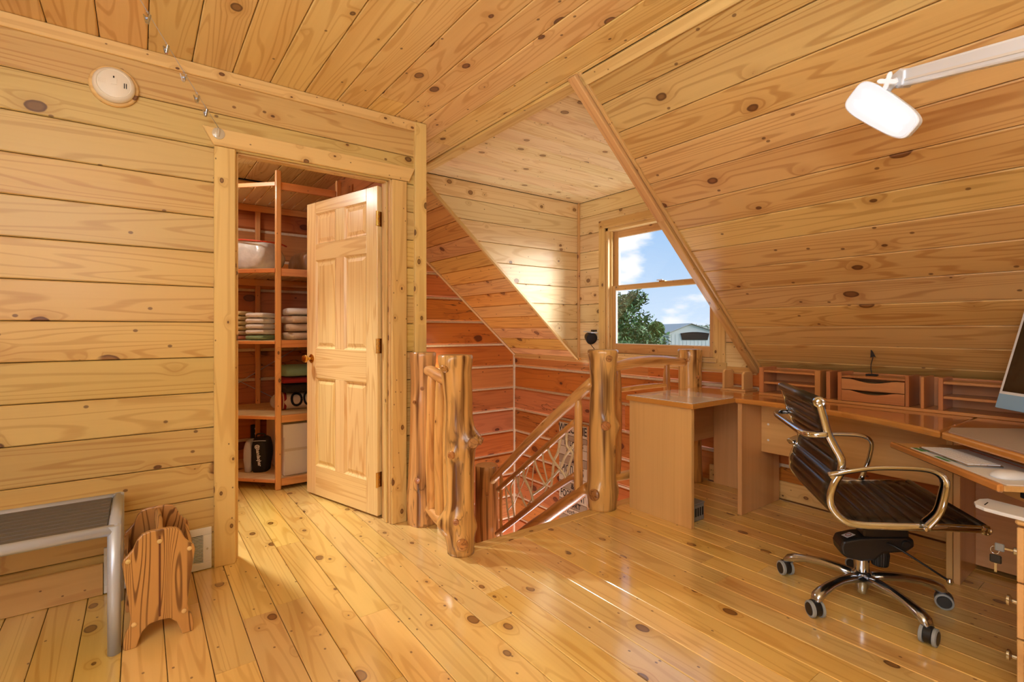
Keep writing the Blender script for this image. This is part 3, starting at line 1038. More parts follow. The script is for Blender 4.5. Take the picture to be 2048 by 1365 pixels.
# shed, gable end towards the house
sc_ = outpt(1338, 660, 60.0)
sn_dir = V((-0.62, -0.785, 0)).normalized()         # gable end faces the house
su = V((-sn_dir.y, sn_dir.x, 0)).normalized()
if su.dot(CR) < 0: su = -su
Ms = Matrix((su, -sn_dir, V((0, 0, 1)))).transposed().to_4x4()
Ms.translation = V((sc_.x, sc_.y, -2.7))
shed = thing('metal_shed', 'pale grey metal shed with a gable roof seen through the window', 'shed', Ms.translation, rot=Ms.to_3x3().to_4x4(), local=True)
GW, EV, RD, LEN = 5.9, 3.42, 4.50, 14.0
mid = GW / 2 - 0.35
prism('wall', shed, [(0, 0), (GW, 0), (GW, EV), (mid, RD), (0, EV)], 'Y', 0.0, LEN, M_METALSIDE)
for s_, (xa, za, xb, zb) in enumerate(((-0.18, EV - 0.02, mid, RD + 0.06), (mid, RD + 0.06, GW + 0.18, EV - 0.02))):
    prism('roof_panel', shed, [(xa, za), (xb, zb), (xb, zb + 0.07), (xa, za + 0.07)], 'Y', -0.2, LEN, M_METALROOF)
for k in range(12):
    box('siding_seam', shed, (0.3 + k * 0.45, 0.32 + k * 0.45), (-0.012, 0.0), (0.1, 3.3), M_METALROOF, bev=0)
op = [(1.55, 2.62), (4.55, 2.62), (4.75, 3.42)] + [(4.75 - 3.4 * t, 3.42 + 0.16 * math.sin(PI * t)) for t in (0.2, 0.4, 0.6, 0.8)] + [(1.35, 3.42)]
prism('loft_opening', shed, op, 'Y', -0.05, 0.02, M_DARK)
prism('corner_trim', shed, [(-0.04, 0), (0.06, 0), (0.06, EV), (-0.04, EV)], 'Y', -0.03, 0.06, M_METALROOF)
done()

pr = prism('bounce_slab', None, [(WX + .13, .84), (6.2, -.65), (6.2, -.75), (WX + .13, .74)], 'Y', .6, 4.8, plain('bounce_white', (238, 238, 236), .5))  # unseen slab added to bounce sunlight up onto the dormer ceiling
tag(pr, 'pale sloped slab added outside below the window to bounce light', 'roof', None, 'structure')
lamp('stairwell_fill_light', 'AREA', (2.9, 3.5, -2.5), (2.7, 3.1, 2.4), 90, (0.97, 1.0, 1.03), shape='RECTANGLE', size=1.0, size_y=1.6)  # added fill at the stairwell bottom, aimed up at the dormer

# ================================================================== LOG POSTS AND RAILINGS
def log_post(parent, name, cx, cy, z0, z1, prof, drift, bumps, seed, mat=M_POST, seg=40, rows=64, knots=()):
    """upright tree-trunk post; prof/drift are lists over height fraction; bumps (frac, angle, amp, sig_z, sig_ang)"""
    def lerp(tab, t):
        for (a, *va), (b, *vb) in zip(tab[:-1], tab[1:]):
            if t <= b:
                k = 0 if b == a else (t - a) / (b - a)
                k = k * k * (3 - 2 * k)
                return [x + (y - x) * k for x, y in zip(va, vb)]
        return list(tab[-1][1:])
    H = z1 - z0

    def surf(t, a):
        r = lerp(prof, t)[0]
        d = lerp(drift, t)
        z = t * H
        q = V((math.cos(a) * 1.1 + seed * 3.1, math.sin(a) * 1.1, z * 2.2))
        r *= 1 + 0.07 * noise.noise(q) + 0.03 * noise.noise(q * 3.1) + 0.014 * noise.noise(V((math.cos(a) * 5, math.sin(a) * 5, z * 1.4 + seed)))
        for (bt, ba, amp, sz, sa) in bumps:
            da = (a - ba + PI) % (2 * PI) - PI
            r += amp * math.exp(-((z - bt * H) / sz) ** 2 - (da / sa) ** 2)
        return V((cx + d[0] + r * math.cos(a), cy + d[1] + r * math.sin(a), z0 + z))
    bm = bmesh.new()
    rings = []
    ts = [i / (rows - 1) for i in range(rows)]
    for i, t in enumerate(ts):
        rings.append([bm.verts.new(surf(t, 2 * PI * k / seg) - V((cx, cy, z0))) for k in range(seg)])
    top = []
    d = lerp(drift, 1.0)
    for k in range(seg):
        p = surf(1.0, 2 * PI * k / seg)
        c = V((cx + d[0], cy + d[1], p.z))
        top.append(bm.verts.new(c.lerp(p, 0.93) + V((0, 0, 0.007)) - V((cx, cy, z0))))
    rings.append(top)
    for A, B in zip(rings[:-1], rings[1:]):
        for k in range(seg):
            bm.faces.new((A[k], A[(k + 1) % seg], B[(k + 1) % seg], B[k]))
    bm.faces.new(rings[0][::-1])
    me = bm_to_me(bm, name)
    o = mesh_obj(name, me, mat, Matrix.Translation((cx, cy, z0)), parent, smooth=True)
    # sawn top
    c = V((cx + d[0], cy + d[1], z1 + 0.0065))
    bm = bmesh.new()
    vv = [bm.verts.new(v) for v in [surf(1.0, 2 * PI * k / seg).lerp(V((c.x, c.y, z1)), 0.07) + V((0, 0, 0.0068)) - c for k in range(seg)]]
    v2 = [bm.verts.new(v.co * 0.55 + V((0, 0, 0.001))) for v in vv]
    for k in range(seg):
        bm.faces.new((vv[k], vv[(k + 1) % seg], v2[(k + 1) % seg], v2[k]))
    bm.faces.new(v2)
    mesh_obj('sawn_top', bm_to_me(bm), M_ENDCUT, Matrix.Translation(c), parent)
    for (kt, ka, kr_) in knots:
        p = surf(kt, ka)
        e = 0.03
        n = (surf(kt, ka + e) - surf(kt, ka - e)).cross(surf(kt + 0.012, ka) - surf(kt - 0.012, ka)).normalized()
        lathe('knot', parent, [(kr_, -0.012), (kr_, 0.0), (kr_ * 0.86, 0.005), (kr_ * 0.5, 0.0065), (kr_ * 0.45, 0.0035), (0, 0.004)], M_KNOT, frame(p, n), 20)
    return o


AC = math.atan2(-CF.y, -CF.x)      # towards the viewer of the photo
ARt = math.atan2(CR.y, CR.x)       # to the right as the photo sees it
ALf = ARt + PI


def off_r(k):                      # sideways drift along the photo's right
    return (CR.x * k, CR.y * k)


p_wall = thing('newel_post', 'varnished log newel post against the wall end beside the closet door', 'post', (1.345, 2.705, 0))
log_post(p_wall, 'trunk', 1.345, 2.705, 0, 1.0, [(0, .086), (.12, .090), (.3, .080), (.6, .078), (.85, .072), (1, .078)], [(0, 0, 0), (1, 0.004, 0)],
         [(.25, AC - .3, .012, .04, .35), (.72, AC - .5, .006, .03, .3)], 1, knots=[(.27, AC - .15, .017), (.26, AC + .8, .014), (.72, AC - .5, .013), (.80, AC + .1, .012)])

p_mid = thing('newel_post', 'gnarled log newel post with bulging burls at the stair opening corner', 'post', (1.315, 2.225, 0))
log_post(p_mid, 'trunk', 1.315, 2.225, 0, 1.005,
         [(0, .066), (.07, .070), (.16, .076), (.28, .070), (.42, .070), (.52, .078), (.60, .078), (.72, .070), (.9, .076), (1, .088)],
         [(0, *off_r(.008)), (.15, *off_r(.0)), (.3, *off_r(.006)), (.55, *off_r(.002)), (.75, *off_r(-.006)), (1, *off_r(-.022))],
         [(.585, ARt - .25, .040, .04, .6), (.57, AC + .75, .02, .035, .4), (.515, AC - .35, .016, .03, .4), (.16, ALf + .3, .040, .05, .6), (.19, AC - .1, .022, .045, .45),
          (.075, AC + .2, .026, .04, .55), (.13, ARt + .1, .016, .04, .4), (.96, AC - .6, .014, .03, .5)], 2,
         knots=[(.575, AC + .72, .026), (.515, AC - .40, .020), (.075, AC + .2, .030), (.19, AC - .1, .016), (.94, AC - .55, .022), (.575, ARt - .35, .02)])

p_right = thing('newel_post', 'thick log newel post standing between the stair rail and the desk', 'post', (2.385, 2.245, 0))
log_post(p_right, 'trunk', 2.385, 2.245, 0, 1.005,
         [(0, .094), (.08, .098), (.2, .088), (.4, .086), (.6, .082), (.8, .080), (.93, .086), (1, .096)],
         [(0, *off_r(-.006)), (.3, *off_r(0)), (1, *off_r(.004))],
         [(.52, ARt - .15, .030, .05, .5), (.11, AC - .55, .024, .05, .45), (.12, ARt, .014, .05, .5), (.56, AC + .1, .012, .04, .4), (.95, AC + .3, .008, .03, .4)], 3,
         knots=[(.535, AC + .05, .030), (.11, AC - .6, .036), (.955, AC + .25, .022)])

p_far = thing('newel_post', 'log newel post under the window, behind the return desk', 'post', (3.36, 2.262, 0))
log_post(p_far, 'trunk', 3.36, 2.262, 0, 0.985, [(0, .092), (.3, .086), (.8, .084), (1, .090)], [(0, 0, 0), (1, 0, 0)], [(.95, AC, .008, .03, .4), (.8, AC + .6, .008, .03, .4)], 4,
         knots=[(.93, AC - .5, .014), (.80, AC + .35, .016)])

lowp = px_x(975, 940, 2.33)
LOWC = (2.335, lowp.y + 0.02)
p_low = thing('newel_post', 'short stout log post at the foot of the descending stair rail', 'post', (LOWC[0], LOWC[1], -2.6))
log_post(p_low, 'trunk', LOWC[0], LOWC[1], -2.6, 0.0, [(0, .11), (.5, .105), (.9, .10), (1, .098)], [(0, 0, 0), (1, 0, 0)], [], 5, mat=M_POST, knots=[(.92, AC + .1, .016)])

# rail between wall post and gnarled post
rl = thing('landing_railing', 'short log railing with peeled balusters between two newel posts', 'railing', (1.33, 2.46, 0))
tube('top_rail', rl, [(1.345, 2.655, .905), (1.335, 2.56, .902), (1.325, 2.45, .882), (1.315, 2.29, .868)], [.024, .032, .034, .028], M_RAIL, 14, 5, .12, 1)
tube('bottom_rail', rl, [(1.345, 2.645, .115), (1.335, 2.50, .092), (1.32, 2.29, .082)], [.026, .030, .028], M_RAIL, 14, 5, .12, 2)
for k, (yy, rr_) in enumerate(((2.575, .026), (2.475, .026), (2.375, .026))):
    tube('baluster', rl, [(1.336, yy, .095), (1.338, yy + .004, .16), (1.332, yy, .5), (1.336, yy - .003, .82), (1.335, yy, .885)], [.017, rr_, rr_ + .003, rr_, .017], M_RAIL, 12, 5, .16, 5 + k)

# rail between the right newel and the window post
rl2 = thing('gallery_railing', 'arched log railing below the window beside the desk', 'railing', (2.87, 2.25, 0))
a0, a1 = px_y(1236, 735, 2.25), px_y(1372, 722, 2.255)
tube('top_rail', rl2, [(2.455, 2.247, a0.z - .006), (2.68, 2.25, a0.z + .024), (2.95, 2.25, a1.z + .016), (3.29, 2.258, a1.z - .012)], [.030, .035, .036, .030], M_RAIL, 14, 6, .12, 21)
m0, m1 = px_y(1256, 779, 2.25), px_y(1345, 769, 2.25)
tube('middle_rail', rl2, [(2.55, 2.25, m0.z), (2.72, 2.25, m0.z + .004), (2.92, 2.25, m1.z + .003), (3.06, 2.25, m1.z)], [.014, .018, .018, .014], M_RAIL, 10, 5, .15, 22)
tube('bottom_rail', rl2, [(2.465, 2.25, .17), (2.85, 2.25, .16), (3.28, 2.26, .17)], [.028, .034, .028], M_RAIL, 12, 6, .12, 23)
for k, xx in enumerate((2.535, 3.06)):
    tube('baluster', rl2, [(xx, 2.25, .165), (xx, 2.252, .25), (xx + .006, 2.25, .55), (xx, 2.25, .80), (xx, 2.25, .905)], [.016, .026, .026, .025, .015], M_RAILD, 12, 5, .16, 30 + k)

# descending stair railing with twig infill, in the plane x = 2.33
sr = thing('stair_railing', 'descending log stair railing filled with peeled white twigs', 'railing', (2.33, 2.85, -0.6))
QX = 2.335


def zq(zx, zy, xx=QX):   # position in the enlarged view of the railing
    return px_x(1000 + zx / 5.054, 820 + zy / 5.054, xx)


def pq(x, y, xx=QX): return px_x(x, y, xx)


tube('handrail', sr, [pq(1186, 764), pq(1130, 815), pq(1070, 872), pq(1020, 925), pq(984, 962)], [.036, .037, .036, .034, .030], M_RAIL, 14, 5, .10, 41)
tube('upper_pole', sr, [zq(770, 118), zq(560, 300), zq(280, 545), zq(-20, 815)], [.021, .023, .023, .020], M_RAILD, 12, 5, .12, 42)
tube('lower_pole', sr, [zq(770, 655), zq(520, 820), zq(270, 1020), zq(-30, 1255)], [.022, .024, .024, .022], M_RAILD, 12, 5, .12, 43)
tube('stringer_pole', sr, [zq(890, 785), zq(700, 920), zq(370, 1150), zq(60, 1370)], [.034, .040, .042, .040], M_RAILD, 14, 5, .12, 44)
tube('baluster', sr, [zq(792, -105), zq(793, 0), zq(790, 300), zq(792, 770), zq(792, 840)], [.018, .027, .029, .029, .018], M_RAIL, 12, 5, .12, 45)
tube('baluster', sr, [zq(8, 640), zq(14, 720), zq(8, 980), zq(14, 1300)], [.010, .016, .013, .015], M_RAIL, 8, 4, .15, 46)
TW = [[(612, 280), (585, 430), (545, 520), (530, 680), (510, 830)], [(485, 395), (520, 480), (575, 560), (640, 640), (668, 700)],
      [(675, 220), (675, 350), (700, 400), (735, 445), (705, 550), (665, 712)], [(755, 350), (660, 470), (610, 590), (500, 715), (440, 780), (325, 865)],
      [(350, 505), (380, 610), (440, 730), (465, 775)], [(430, 430), (440, 540), (482, 735)], [(345, 530), (330, 680), (320, 850)],
      [(240, 605), (240, 680), (300, 800), (330, 900), (342, 975)], [(300, 545), (240, 720), (145, 945)], [(170, 680), (195, 800), (240, 930), (288, 1015)],
      [(155, 685), (110, 780), (120, 900), (152, 1120)], [(202, 635), (185, 790)], [(60, 770), (70, 960), (98, 1160)], [(65, 785), (110, 880), (140, 955)],
      [(475, 785), (425, 900)], [(80, 1018), (152, 935)], [(280, 965), (332, 885)]]
tr_w = [.0125, .0105, .012, .0125, .0095, .0085, .006, .013, .0055, .011, .009, .0065, .010, .0065, .0075, .006, .0065]
for k, w in enumerate(TW):
    r = tr_w[k] * 0.82
    xx = QX + (0.010 if k % 3 == 0 else (-0.010 if k % 3 == 1 else 0.0))
    tube('twig', sr, [zq(a, b, xx) for a, b in w], [r] + [r * 0.95] * (len(w) - 2) + [r * 0.85], M_TWIG, 8, 4, .14, 60 + k)

# stairs going down along +Y
stair = thing('staircase', 'pine stair treads going down between the log wall and the twig railing', 'stairs', (1.85, 2.27, -2.6))
for k in range(5):
    z = -0.19 * (k + 1)
    y = 2.27 + 0.245 * k
    box('tread', stair, (1.41, 2.20), (y, y + 0.275), (z - 0.035, z), M_FLOOR, bev=0.006, grain='X')
    box('riser', stair, (1.41, 2.20), (y + 0.248, y + 0.262), (z - 0.19, z - 0.035), M_TRIMD, grain='X')
box('landing', stair, (1.41, 2.20), (3.50, GY - 0.02), (-1.185, -1.14), M_FLOOR, grain='X')
box('landing_post', stair, (2.12, 2.20), (4.40, 4.48), (-2.6, -1.185), M_TRIMD, grain='Z')
box('landing_post', stair, (1.42, 1.50), (3.55, 3.63), (-2.6, -1.185), M_TRIMD, grain='Z')

# stairwell sign with painted words
sy0, sy1 = 3.862, 3.462
sz1 = px_x(1150, 848, WX).z
sg = thing('word_sign', 'tall wooden word sign with black lettering on the stairwell log wall', 'sign', (WX, 3.66, -0.55))
lines = [('WELCOME', .115, 1, 0), ('for Fun', .05, 0, 1), ('IN LOADS', .06, 1, 0), ('Talking', .085, 0, 0), ('&', .075, 1, 1), ('PICTURES', .115, 1, 0), ('Loving', .06, 0, 0), ('&', .07, 1, 1),
         ('FOOTPRINT', .10, 1, 0), ('SHORT', .07, 1, 1), ('Nothing', .075, 0, 0), ('DO', .08, 1, 1)]
z = sz1
box('backing', sg, (WX - 0.016, WX - 0.006), (sy1 - 0.008, sy0 + 0.008), (sz1 - 1.14, sz1 + 0.008), M_SHELF, grain='Z')
for k, (s_, h_, caps, dk) in enumerate(lines):
    hh = h_ * 1.06
    pl_ = box('plaque', sg, (WX - 0.026, WX - 0.016), (sy1, sy0), (z - hh, z - 0.004), M_SIGN2 if dk else M_SIGN, grain='Y', bev=0.002)
    wd_ = 0.36
    n_ = max(len(s_), 2)
    size = h_ * (1.02 if caps else 0.9)
    sx_ = min(1.0, wd_ / (n_ * size * 0.62))
    ws = s_.split(' ')
    for wi, wd2 in enumerate(ws):
      oy = 0.0 if len(ws) == 1 else (0.085 if wi == 0 else -0.055)
      text('lettering', pl_, wd2, size, M_BLACK, frame((WX - 0.0265, (sy0 + sy1) / 2 + oy, z - hh / 2), (-1, 0, 0)), sx=sx_, bold=0.0012 if caps else 0.0, shear=0.0 if caps else 0.25)
    z -= hh

# wall sconce in the stairwell, mostly hidden by the posts
scx = V((2.44, GY, 0.60))
sco = thing('wall_sconce', 'small lit wall lamp on the stairwell logs behind the newel posts', 'lamp', scx)
lathe('back_plate', sco, [(0.0, 0), (.05, 0), (.05, .01), (.03, .02), (0, .02)], M_BRASS, frame((scx.x, GY - 0.004, scx.z - .04), (0, -1, 0)))
tube('arm', sco, [(scx.x, GY - .02, scx.z - .04), (scx.x, GY - .08, scx.z - .06), (scx.x, GY - .10, scx.z - .03)], .007, M_BRASS, 8)
lathe('lamp_shade', sco, [(.028, 0), (.036, .03), (.062, .10), (.060, .10), (.034, .032), (.026, .004)], plain('frosted_shade', (255, 226, 168), 0.4, emit=1.2), Matrix.Translation((scx.x, GY - .10, scx.z - .03)), 24)
lathe('bulb', sco, [(0, 0), (.012, .004), (.02, .035), (.012, .06), (0, .065)], M_BULB, Matrix.Translation((scx.x, GY - .10, scx.z - .01)), 12)
lamp('sconce_light', 'POINT', (scx.x, GY - .13, scx.z + .12), (scx.x, 0, 0), 2.2, (1.0, .82, .5), shadow_soft_size=0.03)

# ================================================================== CLOSET
# ---- door_1, six panels, standing open
hx, hy_ = 1.168, LY + 0.135
ddir = V((-0.217, 0.75, 0)).normalized()
ang = math.atan2(ddir.y, ddir.x)
door = thing('door_1', None, None, (hx, hy_, 0.012), rot=ang, local=True)
door['kind'] = 'structure'
DW, DH, DT = 0.775, 2.0, 0.035
# local: x from hinge to free edge, +y is the face seen from the room
def dbox(nm, x0, x1, z0, z1, gr_, t=DT, mat=M_DOOR, par=None, y0=None):
    y_ = y0 if y0 is not None else -t / 2
    return box(nm, par or door, (x0, x1), (y_, y_ + t), (z0, z1), mat, bev=0.002, grain=gr_)
dbox('stile', 0, .108, 0, DH, 'Z'); dbox('stile', DW - .108, DW, 0, DH, 'Z')
rows_ = [(.08, .29), (.40, 1.0), (1.2, 1.80)]
zr_ = [(DH - .08, DH), (DH - .40, DH - .29), (DH - 1.2, DH - 1.0), (0, DH - 1.80)]
for a, b in zr_: dbox('rail', .108, DW - .108, a, b, 'X')
for a, b in rows_: dbox('mullion', DW / 2 - .05, DW / 2 + .05, DH - b, DH - a, 'Z')
for a, b in rows_:
    for x0, x1 in ((.108, DW / 2 - .05), (DW / 2 + .05, DW - .108)):
        bm = bmesh.new()
        w, h_ = (x1 - x0), (b - a)
        def rect(ins, y): return [bm.verts.new((q[1], q[0], y)) for q in ((-w / 2 + ins, -h_ / 2 + ins), (w / 2 - ins, -h_ / 2 + ins), (w / 2 - ins, h_ / 2 - ins), (-w / 2 + ins, h_ / 2 - ins))]
        for sgn in (1, -1):
            R0, R1, R2, R3 = rect(0, sgn * .017), rect(.010, sgn * .006), rect(.018, sgn * .005), rect(.040, sgn * .013)
            for A, B in ((R0, R1), (R1, R2), (R2, R3)):
                for k in range(4): bm.faces.new((A[k], A[(k + 1) % 4], B[(k + 1) % 4], B[k]))
            bm.faces.new(R3)
        me = bm_to_me(bm, 'panel')
        # local x of the mesh runs up the door (grain)
        Mp = Matrix(((0, 1, 0), (0, 0, 1), (1, 0, 0))).to_4x4()
        Mp.translation = V(((x0 + x1) / 2, 0, DH - (a + b) / 2))
        mesh_obj('panel', me, M_DOOR, Mp, door)
for z in (1.80, 1.03, .22):
    h_ = box('hinge', door, (-.0035, -.0005), (-.014, .020), (z - .045, z + .045), M_BRASS, bev=0.001)
    lathe('hinge_pin', h_, [(.006, 0), (.006, .09)], M_BRASS, Matrix.Translation((-.004, .024, z - .045)), 10)
    box('hinge_leaf', h_, (-.016, -.004), (.023, .026), (z - .045, z + .045), M_BRASS, bev=0.001)
    for q in (-.028, 0, .028):
        lathe('screw', h_, [(.004, 0), (.003, .002), (0, .002)], M_CHROME, frame((-.0036, .004, z + q), (-1, 0, 0)), 8)
for sgn in (1, -1):
    kn = lathe('door_knob', door, [(.030, 0), (.030, .004), (.024, .008), (.010, .012), (.009, .030), (.020, .036), (.027, .046), (.026, .058), (.016, .066), (0, .067)], M_BRASS,
               frame((DW - .06, sgn * DT / 2, .93), (0, sgn, 0)), 24)
box('latch_plate', door, (DW - .0005, DW + .0015), (-.012, .012), (.90, .96), M_BRASS, bev=0)
done()

# ---- closet shelf unit
PX_, PY_ = 0.79, 3.865
sh = thing('storage_shelf', 'tall open pine shelf unit inside the closet', 'shelf', (1.0, 4.25, 0))
PH = 2.275
for nm, x, y in (('front', PX_, PY_), ('right', 1.215, PY_), ('back', 1.215, 4.63), ('left', .10, 4.60), ('mid', .79, 4.63)):
    po = box('post', sh, (x - .019, x + .019), (y - .017, y + .017), (0, PH), M_SHELF, grain='Z', bev=0.005)
heights = [(.075, 0), (.525, 0), (1.062, 0), (1.575, 1), (2.19, 1)]
outline = [(1.225, PY_ - .005), (PX_ - .005, PY_ - .005), (.085, 4.575), (.085, 4.655), (1.225, 4.655)]
for z, slat in heights:
    if not slat:
        prism('shelf_board', sh, [(x, y) for x, y in outline], 'Z', z - .018, z, M_SHELFB, bev=0.002)
    else:
        for k in range(12):
            x0 = .12 + k * .093
            yb = PY_ + .01 if x0 > PX_ else PY_ + .01 + (PX_ - x0) * (4.575 - PY_) / (PX_ - .085)
            if yb > 4.6: continue
            box('shelf_slat', sh, (x0, x0 + .082), (yb, 4.65), (z - .014, z), M_SHELFB, grain='Y', bev=0.003)
    box('front_rail', sh, (PX_ + .019, 1.196), (PY_ - .014, PY_ + .006), (z - .05, z + .004), M_SHELF, grain='X', bev=0.004)
    if slat:
        box('back_rail', sh, (.10, 1.21), (4.60, 4.62), (z - .07, z - .016), M_SHELF, grain='X', bev=0.004)
    dd = V((.10 - PX_, 4.58 - PY_, 0)); dl = dd.length; dd.normalize()
    strip('diagonal_rail', sh, V((PX_, PY_ - .012, z - .013)) + dd * .02, V((PX_, PY_ - .012, z - .013)) + dd * (dl - .02), .022 if not slat else .03, (-.72, -.69, 0), .012, M_SHELF)
Z1, Z2 = px_y(487, 697, 4.645), px_y(540, 735, 4.645)
tube('cross_brace', sh, [(.14, 4.632, 1.03), (1.18, 4.632, .40)], .003, M_STEEL, 6, 1)
tube('cross_brace', sh, [(.14, 4.628, .40), (1.18, 4.628, 1.03)], .003, M_STEEL, 6, 1)


def towel(label, group, x, y, z, w, d, h_, mat, rz=0.0, seed=0, stripe=None):
    """folded towel: stacked folds with rounded front; w across, d deep"""
    bm = bmesh.new()
    n, m_ = 14, 10
    r = random.Random(seed)
    rows2 = []
    for i in range(n + 1):
        fx_ = i / n - 0.5
        ring = []
        for k in range(m_ * 2):
            a = 2 * PI * k / (m_ * 2)
            e = 0.42
            cy_ = math.copysign(abs(math.cos(a)) ** e, math.cos(a)) * d / 2
            cz_ = math.copysign(abs(math.sin(a)) ** 0.75, math.sin(a)) * h_ / 2
            sh_ = 1 - 0.12 * (abs(fx_) * 2) ** 6
            jit = noise.noise(V((fx_ * 4 + seed, cy_ * 9, cz_ * 20))) * 0.006
            cr_ = -0.0035 if (abs(math.sin(a)) < 0.22 and math.cos(a) > 0) else 0.0
            ring.append(bm.verts.new((fx_ * w, (cy_ + jit - cr_ * 0) * sh_ + cr_, h_ / 2 + cz_ * sh_ + jit * 0.3 * (1 if cz_ > 0 else 0))))
        rows2.append(ring)
    for A, B in zip(rows2[:-1], rows2[1:]):
        for k in range(m_ * 2):
            bm.faces.new((A[k], A[(k + 1) % (m_ * 2)], B[(k + 1) % (m_ * 2)], B[k]))
    bm.faces.new(rows2[0][::-1]); bm.faces.new(rows2[-1])
    me = bm_to_me(bm, 'folded_towel')
    o = mesh_obj('folded_towel', me, mat, Matrix.Translation((x, y, z)) @ Matrix.Rotation(rz, 4, 'Z'), None, smooth=True)
    tag(o, label, 'towel', group)
    return o


zs = 1.0635
rzd = -0.80
for k in range(6):
    lab = ('pink printed towel at the bottom of the cream towel stack', 'pale pink towel second in the cream towel stack', 'cream folded towel resting on the pink towels', 'cream folded towel in the middle of the cream stack',
           'cream folded towel second from the top of the cream stack', 'cream towel on top of the cream towel stack')[k]
    towel(lab, 'folded towels on the closet shelf', .60, 4.33, zs + k * .0365, .15, .24, .035, (M_TOWR, M_TOWB, M_TOWY, M_TOWY, M_TOWY, M_TOWY)[k], -YAW, 10 + k)
for k in range(5):
    lab = ('pale green towel at the bottom of the white towel stack', 'white folded towel resting on the pale green towel', 'white folded towel in the middle of the white stack', 'white folded towel below the topmost white one',
           'white folded towel on top of the white stack')[k]
    towel(lab, 'folded towels on the closet shelf', .735, 4.16, zs + k * .041, .13, .24, .039, (M_TOWG, M_TOWW, M_TOWW, M_TOWW, M_TOWW)[k], -YAW, 20 + k)
for k in range(4):
    lab = ('beige towel at the bottom of the tall beige stack', 'beige fringed towel second in the tall stack', 'thick beige folded towel in the tall stack', 'patterned off-white towel on top of the tall beige stack')[k]
    towel(lab, 'folded towels on the closet shelf', 1.04 - .004 * k, 4.09, zs + k * .062, .28, .34, (.060, .060, .060, .055)[k], (M_TOWB, M_TOWB, M_TOWB, M_TOWW)[k], 0.08 * (-1) ** k, 30 + k)
for k, (lab, mt, h_) in enumerate((('dark patterned folded blanket above the rolled blanket', M_TOWD, .07), ('brown and red folded blanket in the closet', M_TOWRD, .05), ('sage green folded blanket on top of the blanket pile', M_TOWG, .085))):
    towel(lab, 'blankets on the closet shelf', 1.04, 4.18, .527 + .132 + (0, .071, .122)[k], .34, .36, h_ - .001, mt, 0.05 * (-1) ** k, 40 + k)
rb = thing('rolled_blanket', 'rolled cream blanket with a black print and red end stripes', 'blanket', (1.04, 4.12, .527))
CTXs = tube('roll', rb, [(.85, 4.15, .593), (.87, 4.15, .593), (1.05, 4.13, .593), (1.20, 4.11, .593)], [.058, .065, .066, .064], M_TOWB, 20, 4, .03, 3)
for k, (x0, x1) in enumerate(((.855, .872), (.882, .90))):
    tube('stripe', rb, [(x0, 4.15, .593), (x1, 4.149, .593)], .0672, M_TOWRD, 20, 1)
for k, xx in enumerate((.965, 1.055, 1.145)):
    ring_ = [(xx + .036 * math.cos(a), 4.135 - .0665 * math.cos(.75 * math.sin(a) + .25), .593 + .0665 * math.sin(.75 * math.sin(a) + .25)) for a in [2 * PI * q / 12 for q in range(13 if k != 1 else 10)]]
    tube('black_print', rb, ring_, .009, M_TOWK, 6, 2)

# clear storage bag with red zipper, and a brown one behind
def soft_box(name, parent, xr, yr, zr, mat, seed, amp=.012, sub=9, bev=0.02):
    bm = bmesh.new()
    bmesh.ops.create_cube(bm, size=1.0)
    bmesh.ops.subdivide_edges(bm, edges=bm.edges[:], cuts=sub, use_grid_fill=True)
    c = V(((xr[0] + xr[1]) / 2, (yr[0] + yr[1]) / 2, (zr[0] + zr[1]) / 2))
    d = V((xr[1] - xr[0], yr[1] - yr[0], zr[1] - zr[0]))
    for v in bm.verts:
        q = v.co * 2
        k = 1 - 0.08 * (q.x ** 2 * q.y ** 2 + q.y ** 2 * q.z ** 2 + q.x ** 2 * q.z ** 2)
        p = V((v.co.x * d.x, v.co.y * d.y, v.co.z * d.z)) * k
        nz_ = noise.noise_vector(p * 11 + V((seed, 0, 0))) * amp
        if v.co.z < -0.49: nz_.z = 0; p.z = -d.z / 2
        v.co = p + nz_
    me = bm_to_me(bm, name)
    return mesh_obj(name, me, mat, Matrix.Translation(c), parent, smooth=True)


bagc = (.64, 4.28, 1.578)
bg_ = thing('storage_bag', 'clear plastic storage bag with a red zipper on the closet shelf', 'bag', bagc, rot=-0.78, local=True)
soft_box('bag_body', bg_, (-.30, .27), (-.16, .14), (.0, .215), M_BAGW, 3.3)
tube('zipper', bg_, [(-.29, -.165, .205), (-.1, -.168, .218), (.1, -.167, .216), (.26, -.16, .20)], .006, M_RED, 6, 4)
tube('zipper', bg_, [(.26, -.16, .20), (.27, 0, .214), (.26, .13, .21)], .006, M_RED, 6, 4)
box('zip_tag', bg_, (-.02, .015), (-.185, -.176), (.135, .185), M_RED, bev=.003)
done()
bg2 = thing('storage_bag', 'brown tinted storage bag beside the clear one on the shelf', 'bag', (1.10, 4.38, 1.578))
soft_box('bag_body', bg2, (1.01, 1.20), (4.08, 4.58), (1.578, 1.765), M_BAGB, 7.7)

# white carton on the bottom shelf
bx = thing('storage_carton', 'big white storage carton on the bottom closet shelf', 'box', (1.0, 4.25, .0765))
box('carton_body', bx, (.835, 1.19), (3.90, 4.52), (.0765, .44), M_BOX, bev=.008)
prism('lid_flap', bx, [(.83, .36), (1.195, .36), (1.195, .452), (.83, .452)], 'Y', 3.893, 3.899, M_BOX)
box('lid', bx, (.83, 1.195), (3.892, 4.525), (.44, .452), M_BOX, bev=.004)
box('packing_tape', bx, (.835, 1.19), (3.8985, 3.9), (.255, .275), plain('tape', (206, 186, 160), 0.3), bev=0)

